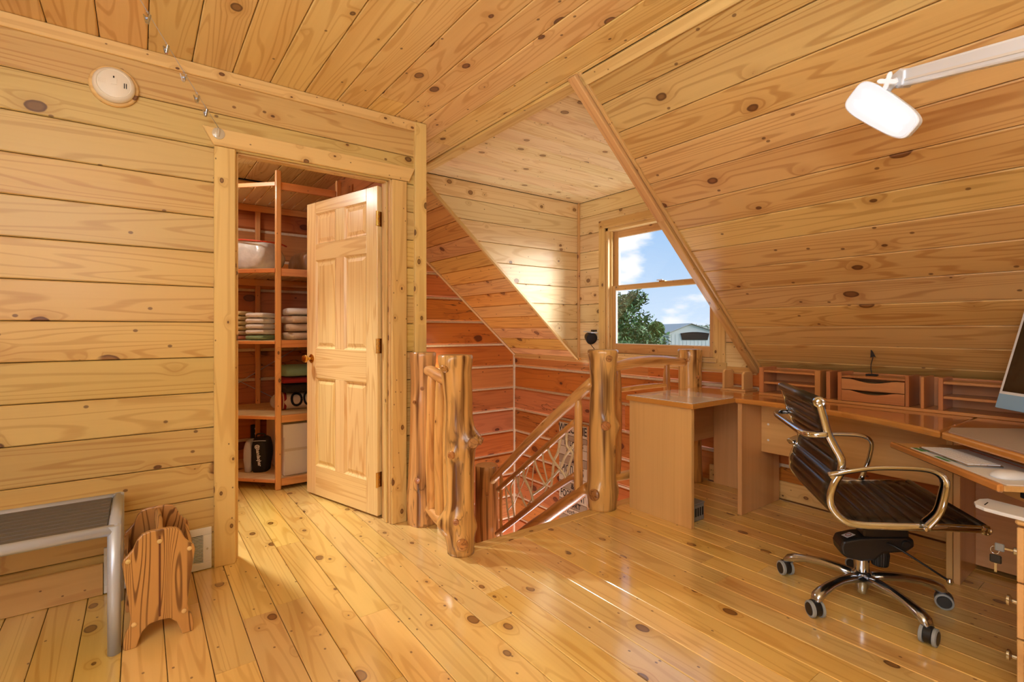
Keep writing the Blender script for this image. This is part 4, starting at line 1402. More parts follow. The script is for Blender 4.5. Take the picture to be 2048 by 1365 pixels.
# black and grey bag standing on the bottom shelf
bp_ = px_z(509, 946, .078)
bag = thing('equipment_bag', 'black and grey canvas bag with white lettering on the bottom shelf', 'bag', (bp_.x, bp_.y, .0765), rot=-YAW + math.radians(8), local=True)
soft_box('bag_body', bag, (-.03, .085), (0.0, .16), (.0, .255), M_CANV, 1.2, .005, 7)
soft_box('side_panel', bag, (-.085, -.028), (.01, .15), (.002, .235), M_GCANV, 2.2, .005, 7)
tube('zipper', bag, [(-.02, -.002, .235), (.03, -.004, .238), (.08, -.002, .236)], .003, M_STEEL, 6, 3)
text('lettering', bag, '@bandaqher', .036, M_WPLAS, frame((.03, -.007, .13), (0, -1, 0)) @ Matrix.Rotation(-PI / 2 + .12, 4, 'Z'), sx=.86, bold=.0008)
tube('handle', bag, [(-.01, .06, .25), (.0, .06, .275), (.05, .06, .275), (.06, .06, .25)], .005, M_CANV, 6, 4)
done()
ps = thing('power_strip', 'black power strip with white outlets on the closet log wall', 'power strip', (.56, GY - .02, .3))
pv = px_y(511, 868, GY - .02)
box('strip_body', ps, (pv.x - .035, pv.x + .035), (GY - .032, GY + .002), (pv.z - .12, pv.z + .075), M_BLACK, bev=.004)
for k in range(3):
    lathe('outlet', ps, [(.013, 0), (.013, .003), (.009, .004), (0, .003)], M_WPLAS, frame((pv.x + .004, GY - .032, pv.z + .045 - .042 * k), (0, -1, 0)), 14)

# closet ceiling downlight (hidden above the doorway)
cb = thing('ceiling_downlight', 'round ceiling downlight lighting the closet floor', 'lamp', (.12, 3.80, CZ - .04))
lathe('trim_ring', cb, [(.075, 0), (.075, -.006), (.06, -.012), (.055, -.008)], M_WPLAS, Matrix.Translation((.12, 3.80, CZ)), 28)
lathe('lens', cb, [(.054, -.006), (.04, -.010), (0, -.011)], M_LAMPLENS, Matrix.Translation((.12, 3.80, CZ)), 24)
lamp('closet_downlight', 'SPOT', (.12, 3.80, CZ - .03), (.60, 2.55, 0), 250, (1.0, .99, .95), spot_size=math.radians(66), spot_blend=.8, shadow_soft_size=0.06)
lamp('closet_fill', 'POINT', (.12, 3.75, CZ - .12), (.1, 3.75, 0), 18, (1.0, .98, .93), shadow_soft_size=0.06)

# ================================================================== DESK GROUP
DZ = 0.72
TK = 0.03
# ---- return desk: rectangular leaf next to the railing
rt = thing('return_desk', 'cherry wood return desk with panel sides beside the log railing', 'desk', (2.95, 1.92, 0))
prism('desk_top', rt, [(2.500, 1.665), (2.500, 2.150), (3.468, 2.150), (3.468, 1.665)], 'Z', DZ - TK, DZ, M_DESKG, bev=.005, grain='Y', seg=2)
box('side_panel', rt, (2.525, 2.553), (1.69, 2.142), (0, DZ - TK), M_DESK, grain='Z')
box('back_panel', rt, (2.553, 3.44), (2.112, 2.135), (.34, DZ - TK), M_DESK, grain='X')
box('wall_panel', rt, (3.435, 3.458), (1.70, 2.112), (0, DZ - TK), M_DESK, grain='Z')
# ---- long desk along the wall
md = thing('long_desk', 'long glossy cherry desk running along the sloped wall', 'desk', (3.2, 1.15, 0))
edge_ = [(2.93, 1.663), (2.945, 1.50), (2.93, 1.28), (2.885, 1.06), (2.80, .86), (2.70, .68), (2.652, .612)]
prism('desk_top', md, [(3.468, 1.663)] + edge_ + [(3.468, .612)], 'Z', DZ - TK, DZ, M_DESKG, bev=.008, grain='Y', seg=2)
box('side_panel', md, (2.965, 3.44), (1.635, 1.662), (0, DZ - TK), M_DESK, grain='Z')
box('modesty_panel', md, (3.20, 3.222), (.66, 1.635), (.36, DZ - TK), M_DESK, grain='Y')
for zz in (.44, .54):
    lathe('screw_cap', md, [(.007, 0), (.006, .002), (0, .003)], M_WPLAS, frame((3.20, 1.59, zz), (-1, 0, 0)), 10)
box('side_panel', md, (2.935, 3.44), (.634, .657), (0, DZ - TK), M_DESK, grain='Z')
# ---- corner desk with diagonal front and keyboard tray
cd = thing('corner_desk', 'corner desk with a diagonal front edge and pull-out keyboard tray', 'desk', (2.9, .2, 0))
dg = V((-1, -1, 0)).normalized()
e0_ = V((2.648, .608, 0))
e1_ = e0_ + dg * .66
prism('desk_top', cd, [(3.468, .608), (e0_.x, e0_.y), (e1_.x, e1_.y), (e1_.x, -.55), (3.468, -.55)], 'Z', DZ - TK, DZ, M_DESKG, bev=.008, grain='X', seg=2)
box('side_panel', cd, (2.935, 3.44), (.608, .632), (0, DZ - TK), M_DESK, grain='Z')
box('back_panel', cd, (3.20, 3.222), (-.5, .608), (.02, DZ - TK), M_DESK, grain='Y')
box('side_panel', cd, (2.22, 2.245), (-.5, .10), (0, DZ - TK), M_DESK, grain='Z')
ins = V((.035, -.035, 0))
p0, p1 = e0_ + ins * .45, e1_ + ins * .45
pad = prism('grey_pad', cd, [(p0.x, p0.y - .004), (p1.x, p1.y), (p1.x + .0, -.12), (3.06, -.12), (3.06, .36), (2.78, .604)], 'Z', DZ + .0003, DZ + .003, M_PAD)
pad['label'] = 'grey writing surface let into the desk top'
# keyboard tray (diagonal)
t0 = px_z(1779, 884, .645)
t1 = px_z(1996, 970, .645)
td = (t1 - t0).normalized()
tn = V((-td.y, td.x, 0))
if tn.dot(V((1, -1, 0))) < 0: tn = -tn
TZ = .645
Mt = Matrix((td, -tn, V((0, 0, 1)))).transposed().to_4x4()
if Mt.determinant() < 0: Mt = Matrix((td, tn, V((0, 0, 1)))).transposed().to_4x4()
Mt.translation = V((t0.x, t0.y, TZ))
TL = (t1 - t0).length
ydir = 1 if Mt.to_3x3().col[1].dot(tn) > 0 else -1
CTX[0] = Mt


def tb(nm, par, x0, x1, y0, y1, z0, z1, mat, bev=.002, grain='X'):
    a, b = sorted((y0 * ydir, y1 * ydir))
    return box(nm, par, (x0, x1), (a, b), (z0, z1), mat, bev, grain)


ktr = tb('keyboard_tray', cd, 0, TL, .018, .30, -.022, -.004, M_DESK)
tb('front_lip', ktr, 0, TL, 0, .020, -.026, 0, M_DESKG, .005)
tb('slide_rail', ktr, TL - .03, TL + .10, .08, .26, -.046, -.028, M_BLACK)
tb('slide_rail', ktr, TL - .04, TL + .10, .10, .28, -.066, -.048, M_STEEL)
tb('bracket', ktr, TL * .56, TL * .80, .16, .18, -.09, -.022, M_DESK)
done()
CTX[0] = Mt
mat_ = tb('mouse_mat', None, .10, TL - .01, .03, .27, -.0038, -.001, M_PAPER, 0.0)
tag(mat_, 'pale printed paper mat lying on the keyboard tray', 'mat')
tb('orange_border', mat_, .11, TL - .03, .235, .243, -.001, -.0004, M_PINK, 0)
tb('green_print', mat_, .105, .17, .032, .05, -.001, -.0004, M_GREEN, 0)
tb('green_print', mat_, .25, .33, .031, .045, -.001, -.0004, M_GREEN, 0)
done()
kb = thing('keyboard', 'white slim computer keyboard on the pull-out tray', 'keyboard', Mt @ V((.12, .05 * ydir, 0)), rot=Mt.to_3x3().to_4x4(), local=True)
KL, KD = .285, .115
tb('body', kb, 0, KL, 0, KD, 0, .007, M_ALU, .002)
for r_ in range(5):
    nk = 13 if r_ != 0 else 9
    for c_ in range(nk):
        w_ = (KL - .012) / nk
        tb('key', kb, .006 + c_ * w_ + .0012, .006 + (c_ + 1) * w_ - .0012, .006 + r_ * .021, .006 + r_ * .021 + .0185, .007, .0095, M_KEY, 0)
done()
ms = thing('computer_mouse', 'white computer mouse beside the keyboard on the tray', 'mouse', Mt @ V((TL - .105, .105 * ydir, -.001)), rot=Mt.to_3x3().to_4x4() @ Matrix.Rotation(.2, 4, 'Z'), local=True)
bm = bmesh.new()
bmesh.ops.create_uvsphere(bm, u_segments=24, v_segments=12, radius=1.0)
for v in bm.verts:
    q = v.co
    v.co = V((math.copysign(abs(q.x) ** .7, q.x) * .034, math.copysign(abs(q.y) ** .8, q.y) * .058, max(q.z, -0.15) * .020 + .003))
mesh_obj('shell', bm_to_me(bm, 'shell'), M_WPLAS, None, ms, True)
tb('base_plate', ms, -.024, .024, -.045, .045, 0, .004, M_BLACK, .001)
done()

# ---- things on the desk
bl = prism('desk_blotter', None, [(2.506, 1.672), (2.506, 2.142), (2.99, 2.142), (2.99, 1.70), (2.93, 1.672)], 'Z', DZ + .0005, DZ + .003, M_WPAD)
tag(bl, 'large white blotter sheet covering the return desk', 'desk pad')
bk = thing('bookend', 'small wooden L-shaped bookend on the return desk by the wall', 'bookend', (3.2, 1.86, DZ))
b0 = px_z(1455, 779, DZ)
box('base', bk, (b0.x - .06, b0.x + .11), (b0.y - .16, b0.y + .02), (DZ, DZ + .012), M_DESK, grain='Y')
prism('upright', bk, [(b0.x - .05, DZ + .012), (b0.x + .07, DZ + .012), (b0.x + .07, DZ + .125), (b0.x + .055, DZ + .14), (b0.x - .035, DZ + .14), (b0.x - .05, DZ + .125)], 'Y', b0.y - .006, b0.y + .010, M_DESK, bev=.002, grain='Z')
prism('upright', bk, [(b0.x - .03, DZ + .012), (b0.x + .09, DZ + .012), (b0.x + .09, DZ + .115), (b0.x + .075, DZ + .13), (b0.x - .015, DZ + .13), (b0.x - .03, DZ + .115)], 'Y', b0.y - .135, b0.y - .119, M_DESK, bev=.002, grain='Z')

# hutch with pigeonholes and two drawers
HX0, HX1, HZ = 3.215, 3.40, DZ + .0005
hu = thing('desk_hutch', 'low cherry desk hutch with shelves, pigeonholes and two drawers', 'hutch', (3.3, 1.0, DZ))


def hy(px, py=790): return px_x(px, py, HX0).y


Y_ = [hy(1518), hy(1527), hy(1629), hy(1640), hy(1652), hy(1660), hy(1675), hy(1683), hy(1810), hy(1818), hy(1841), hy(1848), hy(1876), hy(1886)]
H1 = HZ + .178
box('base_board', hu, (HX0 - .004, HX1), (-.45, Y_[0]), (HZ, HZ + .016), M_DESK_SHADED, grain='Y')
box('back_board', hu, (HX1 - .012, HX1), (-.45, Y_[0]), (HZ + .016, HZ + .17), M_DESK_SHADED, grain='Y')


def upright(a, b): box('upright', hu, (HX0, HX1 - .012), (min(a, b), max(a, b)), (HZ + .016, H1), M_DESK_SHADED, grain='Z')


def shelf_(a, b, z): box('shelf', hu, (HX0 + .003, HX1 - .012), (min(a, b), max(a, b)), (z, z + .013), M_DESK_SHADED, grain='Y')


upright(Y_[0], Y_[1]); upright(Y_[2], Y_[3])
for z in (.075, .148): shelf_(Y_[1], Y_[2], HZ + z)
upright(Y_[4], Y_[5])
upright(Y_[6], Y_[7]); upright(Y_[8], Y_[9])
shelf_(Y_[7], Y_[8], HZ + .148)
for k in range(2):
    z0 = HZ + .019 + k * .064
    yA, yB = sorted((Y_[7], Y_[8]))
    n_ = 16
    top_ = [(yB - .0015 - (yB - yA - .003) * i / n_, z0 + .060 - .018 * max(0.0, math.sin(PI * min(1, max(0, (i / n_ - .12) / .76)))) ** 1.4) for i in range(n_ + 1)]
    dr = prism('drawer', hu, [(yA + .0015, z0), (yB - .0015, z0)] + top_, 'X', HX0 - .002, HX0 + .012, M_DESK_SHADED, grain='Y')
    box('drawer_box', dr, (HX0 + .012, HX1 - .02), (yA + .004, yB - .004), (z0, z0 + .04), M_SHELFB, grain='Y')
upright(Y_[10], Y_[11])
upright(Y_[12], Y_[13])
upright(-.45, -.436)
for z in (.075, .148): shelf_(Y_[13], -.436, HZ + z)

# little wire photo holder on the hutch
ch_ = px_x(1744, 757, 3.30)
ph = thing('photo_holder', 'small black wire photo clip holder standing on the hutch', 'photo holder', (3.30, ch_.y, HZ + .161))
zb = HZ + .1615
box('base', ph, (3.285, 3.315), (ch_.y - .027, ch_.y + .027), (zb, zb + .010), M_BLACK)
tube('wire', ph, [(3.30, ch_.y, zb + .008), (3.30, ch_.y + .006, zb + .05), (3.30, ch_.y - .006, zb + .11)], .0022, M_BLACK, 6, 4)
prism('clip', ph, [(ch_.y - .001, zb + .140), (ch_.y - .018, zb + .104), (ch_.y - .007, zb + .109), (ch_.y + .007, zb + .101), (ch_.y + .005, zb + .146)], 'X', 3.297, 3.303, M_BLACK)

# desktop computer at the corner
mz = .81
mp_ = px_z(1990, 815, mz)
fx_dir = V((-1, -1, 0)).normalized()       # screen width direction, away to the photo's right
face = V((-1, 1, 0)).normalized()          # screen faces the chair
tilt = math.radians(15)
upv = (V((0, 0, 1)) * math.cos(tilt) - face * math.sin(tilt)).normalized()
nv = fx_dir.cross(upv)
Mm = Matrix((fx_dir, upv, nv)).transposed().to_4x4()
Mm.translation = mp_
if nv.dot(face) < 0: sgnf = -1
else: sgnf = 1
im = thing('desktop_computer', 'thin desktop computer with a dark screen and pale blue chin', 'computer', mp_ + fx_dir * .27 - face * .05 - V((0, 0, mz - DZ)))
CTX[0] = Mm


def mb(nm, par, x0, x1, y0, y1, d0, d1, mat, bev=.0015):
    a, b = sorted((d0 * sgnf, d1 * sgnf))
    return box(nm, par, (x0, x1), (y0, y1), (a, b), mat, bev)


sb_ = mb('shell', im, 0, .547, 0, .43, -.011, 0, M_BLUE, .003)
mb('chin', sb_, .001, .546, .001, .062, 0, .001, M_BLUE, 0)
mb('bezel', sb_, .001, .546, .062, .429, 0, .0012, M_WPLAS, 0)
mb('screen', sb_, .014, .533, .073, .417, .0012, .002, M_SCREEN, 0)
done()
cfoot = mp_ + fx_dir * .2735
Mf = Matrix((fx_dir, -face, V((0, 0, 1)))).transposed().to_4x4()
Mf.translation = V((cfoot.x, cfoot.y, DZ + .003))
CTX[0] = Mf
ys_ = 1 if Mf.to_3x3().col[1].dot(-face) > 0 else -1
box('stand_foot', im, (-.065, .065), tuple(sorted((-.02 * ys_, .13 * ys_))), (0, .005), M_BLUE, bev=.001)
tube('stand_neck', im, [(0, .11 * ys_, .004), (0, .10 * ys_, .10), (0, .055 * ys_, .20)], .012, M_BLUE, 8, 4, flat=(4.0, .5))
done()

# grey box on the floor under the return desk
gb_ = thing('floor_box', 'low grey metal box on the floor under the return desk', 'box', (2.66, 1.80, 0))
box('body', gb_, (2.60, 2.73), (1.74, 2.02), (.0005, .10), M_GBOX, bev=.004)
box('lid', gb_, (2.596, 2.734), (1.736, 2.024), (.10, .108), M_GBOX, bev=.003)
for k in range(5):
    box('vent_slot', gb_, (2.615 + k * .023, 2.627 + k * .023), (1.7385, 1.740), (.03, .08), M_DARK, bev=0)

# ---- drawer pedestal at the frame's edge with lock, keys and white slotted tray
PXX, PYY, PT = 2.137, .312, .565
pd = thing('drawer_pedestal', 'cherry drawer pedestal with a keyed lock beside the corner desk', 'cabinet', (2.3, .03, 0))
# its drawer fronts face +Y
box('side_panel', pd, (PXX, PXX + .018), (-.25, PYY - .018), (.03, PT - .018), M_DESK, grain='Z')
box('side_panel', pd, (PXX + .052, PXX + .070), (-.25, PYY - .018), (.03, PT - .018), M_DESK, grain='Z')
box('top_board', pd, (PXX - .004, PXX + .074), (-.25, PYY + .004), (PT - .018, PT), M_DESK, grain='Y', bev=.006)
box('bottom_board', pd, (PXX, PXX + .07), (-.25, PYY - .018), (.012, .03), M_DESK)
for k in range(3):
    z0 = .035 + k * .17
    dr = box('drawer', pd, (PXX, PXX + .07), (PYY - .016, PYY), (z0, z0 + .165), M_DESK, grain='X')
    if k < 2:
        lathe('knob', dr, [(.007, 0), (.007, .012), (.016, .018), (.016, .024), (0, .028)], M_CHROME, frame((PXX + .02, PYY, z0 + .10), (0, 1, 0)), 16)
    else:
        lk_ = lathe('lock_barrel', dr, [(.012, 0), (.012, .008), (.009, .010), (0, .010)], M_CHROME, frame((PXX + .02, PYY, z0 + .085), (0, 1, 0)), 16)
for x_ in (PXX + .02, PXX + .05):
    for y_ in (-.2, .24):
        lathe('foot', pd, [(.012, 0), (.012, .012)], M_BLACK, Matrix.Translation((x_, y_, 0)), 12)
ky = thing('key_ring', 'cabinet key with dark fob and a second key hanging below the lock', 'keys', (PXX + .02, PYY + .02, .44))
kz = .46
box('key_blade', ky, (PXX + .0185, PXX + .0215), (PYY + .010, PYY + .03), (kz - .003, kz + .003), M_CHROME, bev=0)
box('key_head', ky, (PXX + .0165, PXX + .0235), (PYY + .03, PYY + .052), (kz - .012, kz + .012), M_GBOX, bev=.002)
tube('ring', ky, [(PXX + .02, PYY + .052 + .010 * math.cos(a), kz - .012 + .012 * math.sin(a)) for a in [2 * PI * q / 12 for q in range(13)]], .0012, M_CHROME, 6, 2)
box('key_head', ky, (PXX + .0165, PXX + .0235), (PYY + .036, PYY + .064), (kz - .052, kz - .026), M_BLACK, bev=.003)
box('key_blade', ky, (PXX + .0185, PXX + .0215), (PYY + .047, PYY + .053), (kz - .080, kz - .052), M_CHROME, bev=0)
wt = thing('slotted_tray', 'white plastic tongue with a slot lying on the drawer pedestal', 'tray', (PXX + .04, .3, PT))
tp_ = [px_z(x, y, PT + .012) for x, y in ((2062, 1040), (1998, 1024), (1968, 1016), (1951, 1009), (1948, 1003), (1958, 998), (1975, 997), (2062, 1019))]
prism('tongue', wt, [(p.x, p.y) for p in tp_], 'Z', PT + .0005, PT + .012, M_WPLAS, bev=.003, seg=2)
sl = [px_z(x, y, PT + .0123) for x, y in ((1968, 1010), (1970, 1011), (1977, 1006), (1975, 1005))]
prism('slot', wt, [(p.x, p.y) for p in sl], 'Z', PT + .0121, PT + .0128, M_DARK)

# ---- swing-arm lamp with glowing head
LC = CC + ray(1765, 225) * 1.5
lm = thing('swing_arm_lamp', 'white swing-arm work lamp with a glowing oblong head over the desk', 'lamp', (1.45, -.32, DZ))
aA = CC + ray(1803, 158) * 1.50
aB = CC + ray(2052, 94) * 1.06
aC = aA + (aB - aA) * 1.35
ax = (aB - aA).normalized()
Ma = Matrix((ax, V((0, 0, 1)).cross(ax).normalized(), ax.cross(V((0, 0, 1)).cross(ax)).normalized())).transposed().to_4x4()
Ma.translation = aA
CTX[0] = Ma
LA = (aC - aA).length
arm_ = box('upper_arm', lm, (.02, LA), (-.012, .012), (-.024, .024), M_WPLAS, bev=.006, seg=2)
box('groove', arm_, (.03, LA), (-.0135, -.0118), (-.010, -.004), M_WHITE, bev=0)
box('groove', arm_, (.03, LA), (.0118, .0135), (-.010, -.004), M_WHITE, bev=0)
prism('elbow_cover', lm, [(-.045, -.012), (-.03, -.022), (.02, -.027), (.04, -.02), (.045, 0), (.04, .02), (.015, .027), (-.02, .016), (-.045, .004)], 'Y', -.018, .018, M_WPLAS, bev=.004, seg=2)
done()
# second arm down to a clamp on the desk wing
cl_ = V((2.30, -.42, DZ))
tube('lower_arm', lm, [aC, aC.lerp(cl_ + V((0, 0, .12)), .5), cl_ + V((0, 0, .12))], .022, M_WPLAS, 10, 1, flat=(.6, 1))
tube('clamp_post', lm, [cl_ + V((0, 0, .001)), cl_ + V((0, 0, .13))], .016, M_WPLAS, 12, 1)
lathe('clamp_base', lm, [(.05, 0), (.05, .02), (.03, .03), (0, .03)], M_WPLAS, Matrix.Translation(cl_ + V((0, 0, .0005))), 20)
# star knob
kn0 = CC + ray(1775, 163) * 1.47
Mk = frame(kn0, -ray(1775, 163), (0.25, -.2, 1))
CTX[0] = Mk
st_ = []
for k in range(40):
    a = 2 * PI * k / 40
    st_.append(((.018 + .009 * math.cos(4 * a)) * math.cos(a), (.018 + .009 * math.cos(4 * a)) * math.sin(a)))
prism('star_knob', lm, st_, 'Z', -.006, .008, M_WPLAS, bev=.002)
done()
tube('head_neck', lm, [aA + V((0, 0, 0)), CC + ray(1782, 170) * 1.5, CC + ray(1768, 190) * 1.52], .012, M_WPLAS, 8, 3)
# the head: oblong shade with glowing lens facing down toward the photographer
hA = CC + ray(1712, 190) * 1.54
hB = CC + ray(1818, 256) * 1.44
hx_ = (hB - hA).normalized()
tocam = (CC - LC).normalized()
hn = (tocam - hx_ * tocam.dot(hx_)).normalized()
hn = (hn + V((0, 0, -.25))).normalized()
hn = (hn - hx_ * hn.dot(hx_)).normalized()
hy2 = hn.cross(hx_)
Mh = Matrix((hx_, hy2, hn)).transposed().to_4x4()
Mh.translation = (hA + hB) / 2
CTX[0] = Mh
HLn = (hB - hA).length / 2 + .012


def outl(s, wN=.052, wF=.040):
    pts_ = []
    n_ = 40
    for k in range(n_):
        a = 2 * PI * k / n_
        cx2 = math.copysign(abs(math.cos(a)) ** .45, math.cos(a))
        sy2 = math.copysign(abs(math.sin(a)) ** .45, math.sin(a))
        w_ = wN + (wF - wN) * (cx2 + 1) / 2
        w_ *= 1.0 - .06 * cx2 * cx2
        pts_.append((cx2 * HLn * s, sy2 * w_ * s))
    return pts_


shd = prism('lamp_shade', lm, outl(1.0), 'Z', -.032, .0, M_WPLAS, bev=.010, seg=3, smooth=False)
prism('rim', shd, outl(1.02), 'Z', -.004, .004, M_WPLAS, bev=.002)
prism('lens', shd, outl(.96), 'Z', .004, .007, M_LAMPLENS)
for s_ in (-.017, .017):
    tube('glowing_tube', shd, [(-HLn * .72, s_,   .0085), (HLn * .72, s_ * .8, .0085)], .0052, M_LAMPTUBE, 10, 1)
for k in range(4):
    box('vent_slot', shd, (-HLn * 1.0 - .001, -HLn * .985), (-.03 + k * .016, -.021 + k * .016), (-.018, -.009), M_DARK, bev=0)
done()


# ================================================================== OFFICE CHAIR
HUB = V((2.448, .822, 0))
chf = V((.61, -.79, 0)).normalized()
chair = thing('office_chair', 'black ribbed leather office chair with chrome arms on a star base', 'chair', HUB, rot=math.atan2(chf.y, chf.x), local=True)
SWd = .28
CX, CZO = .010, -.008
prof_ = [(-.247, .866), (-.233, .81), (-.2185, .753), (-.196, .703), (-.175, .657), (-.178, .608), (-.198, .567), (-.211, .514), (-.203, .470), (-.168, .431), (-.120, .418), (.0, .424), (.09, .431), (.18, .438), (.268, .442)]
rail_pts = catmull([(x + CX, 0, z + CZO) for x, z in prof_], 6)
for s_ in (-1, 1):
    tube('side_rail', chair, [(p.x, s_ * SWd, p.z) for p in rail_pts], .0115, M_CHROME, 10, 1, flat=(.75, 1.2))
# ribbed sling
bm = bmesh.new()
L_ = [0]
for a, b in zip(rail_pts[:-1], rail_pts[1:]): L_.append(L_[-1] + (b - a).length)
NS = 260
tot = L_[-1]
rowsA, rowsB = [], []
j = 0
for i in range(NS + 1):
    s_ = tot * i / NS
    while j < len(L_) - 2 and L_[j + 1] < s_: j += 1
    k = (s_ - L_[j]) / (L_[j + 1] - L_[j])
    p = rail_pts[j].lerp(rail_pts[j + 1], k)
    tg = (rail_pts[min(j + 2, len(rail_pts) - 1)] - rail_pts[max(j - 1, 0)]).normalized()
    nrm = V((-tg.z, 0, tg.x))
    if nrm.x < 0 and abs(tg.z) > .7: nrm = -nrm
    rib = .0105 * abs(math.sin(PI * s_ / .0475)) ** .55
    ra, rbk = [], []
    for q in range(9):
        y = (q / 8 - .5) * 2 * (SWd - .008)
        e_ = 1 - .35 * (abs(q / 8 - .5) * 2) ** 8
        ra.append(bm.verts.new(p + nrm * (.004 + rib * e_) + V((0, y, 0))))
        rbk.append(bm.verts.new(p - nrm * (.004 + rib * e_) + V((0, y, 0))))
    rowsA.append(ra); rowsB.append(rbk)
for A, B in zip(rowsA[:-1], rowsA[1:]):
    for q in range(8): bm.faces.new((A[q], A[q + 1], B[q + 1], B[q]))
for A, B in zip(rowsB[:-1], rowsB[1:]):
    for q in range(8): bm.faces.new((A[q + 1], A[q], B[q], B[q + 1]))
for i in range(NS):
    bm.faces.new((rowsA[i][0], rowsA[i + 1][0], rowsB[i + 1][0], rowsB[i][0]))
    bm.faces.new((rowsA[i][8], rowsB[i][8], rowsB[i + 1][8], rowsA[i + 1][8]))
bm.faces.new(rowsA[0] + rowsB[0][::-1]); bm.faces.new(rowsA[-1][::-1] + rowsB[-1])
mesh_obj('ribbed_sling', bm_to_me(bm, 'ribbed_sling'), M_LEATH, None, chair, True)
for nm, (x, z), r_ in (('top_roll', (-.240, .864), .021), ('front_roll', (.282, .432), .018)):
    ro = tube(nm, chair, [(x, -SWd + .004, z), (x, SWd - .004, z)], r_, M_LEATH, 20, 1)
    for s_ in (-1, 1):
        lathe('end_cap', ro, [(r_, 0), (r_, .008), (r_ * .8, .011), (r_ * .55, .009), (r_ * .3, .012), (0, .012)], M_CHROME, frame((x, s_ * (SWd - .004), z), (0, s_, 0)), 20)
# stretcher behind the back and under the seat
tube('back_stretcher', chair, [(-.212, -SWd, .742), (-.258, -SWd + .004, .738), (-.282, -.215, .735), (-.285, 0, .735), (-.282, .215, .735), (-.258, SWd - .004, .738), (-.212, SWd, .742)], .0125, M_CHROME, 10, 5)
tube('seat_stretcher', chair, [(.0, -SWd, .412), (.0, 0, .405), (.0, SWd, .412)], .010, M_CHROME, 8, 3, flat=(1.6, .7))
for s_ in (-1, 1):
    y_ = s_ * (SWd + .032)
    ar = tube('armrest', chair, [(-.205, s_ * (SWd + .008), .592), (-.155, y_, .614), (-.06, y_, .634), (.06, y_, .640), (.118, y_, .632), (.146, y_, .604), (.140, y_, .545), (.124, y_, .488), (.096, s_ * (SWd + .010), .432)], [.015, .011, .0095, .0095, .010, .012, .013, .013, .016], M_CHROME, 10, 5, flat=(1.5, .8))
    lathe('bolt', ar, [(.008, 0), (.008, .004), (.004, .005), (0, .004)], M_CHROME, frame((.094, s_ * (SWd + .026), .425), (0, s_, 0)), 12)
    lathe('bolt', ar, [(.008, 0), (.008, .004), (.004, .005), (0, .004)], M_CHROME, frame((-.202, s_ * (SWd + .022), .588), (0, s_, 0)), 12)
# tilt mechanism
mech = prism('tilt_mechanism', chair, [(-.070, .188), (-.092, .200), (-.097, .232), (-.088, .258), (-.03, .278), (.05, .290), (.14, .300), (.165, .292), (.168, .262), (.14, .238), (.06, .222), (.03, .190), (-.02, .180)], 'Y', -.052, .052, M_BLACK, bev=.011, seg=3)
box('seat_bracket', mech, (-.01, .15), (-.045, .045), (.28, .40), M_BLACK, bev=.006)
box('seat_plate', mech, (-.07, .18), (-.12, .12), (.396, .406), M_BLACK, bev=.003)
lathe('pivot_cap', mech, [(.015, 0), (.015, .006), (.012, .009), (0, .009)], M_BLACK, frame((.135, -.051, .272), (0, -1, 0)), 18)
stk = prism('sticker', mech, [(-.019, -.019), (.019, -.019), (.019, .019), (-.019, .019)], 'Z', 0, .0006, M_WPLAS)
Mstk = Matrix.Translation((-.055, -.012, .2725)) @ Matrix.Rotation(-.33, 4, 'Y')
stk.matrix_basis = BM[mech.name].inverted() @ (CTX[0] @ Mstk @ Matrix.Rotation(.3, 4, 'Z'))
rg = tube('sticker_ring', mech, [(.011 * math.cos(a), .011 * math.sin(a), 0) for a in [2 * PI * q / 14 for q in range(15)]], .0011, M_TOWRD, 5, 1, rebase=False)
rg.matrix_basis = BM[mech.name].inverted() @ (CTX[0] @ Mstk @ Matrix.Translation((0, 0, .0012)))
kk = []
for k in range(48):
    a = 2 * PI * k / 48
    kk.append((.033 + (.0016 if k % 2 else 0), a))
bm = bmesh.new()
rings_ = []
for z, f_ in ((0, .82), (.004, .88), (.045, 1.0), (.062, .92)):
    rings_.append([bm.verts.new((r * f_ * math.cos(a), r * f_ * math.sin(a), z)) for r, a in kk])
for A, B in zip(rings_[:-1], rings_[1:]):
    for k in range(48): bm.faces.new((A[k], A[(k + 1) % 48], B[(k + 1) % 48], B[k]))
bm.faces.new(rings_[0][::-1]); bm.faces.new(rings_[-1])
mesh_obj('tension_knob', bm_to_me(bm), M_BLACK, Matrix.Translation((.062, -.005, .158)), chair)
lev = tube('lever', chair, [(.07, -.05, .268), (.11, -.08, .255), (.240, -.125, .178)], .0042, M_BLACK, 8, 3)
lathe('lever_ball', lev, [(0, -.012), (.008, -.010), (.012, 0), (.008, .010), (0, .012)], M_CHROME, Matrix.Translation((.248, -.128, .172)), 16)
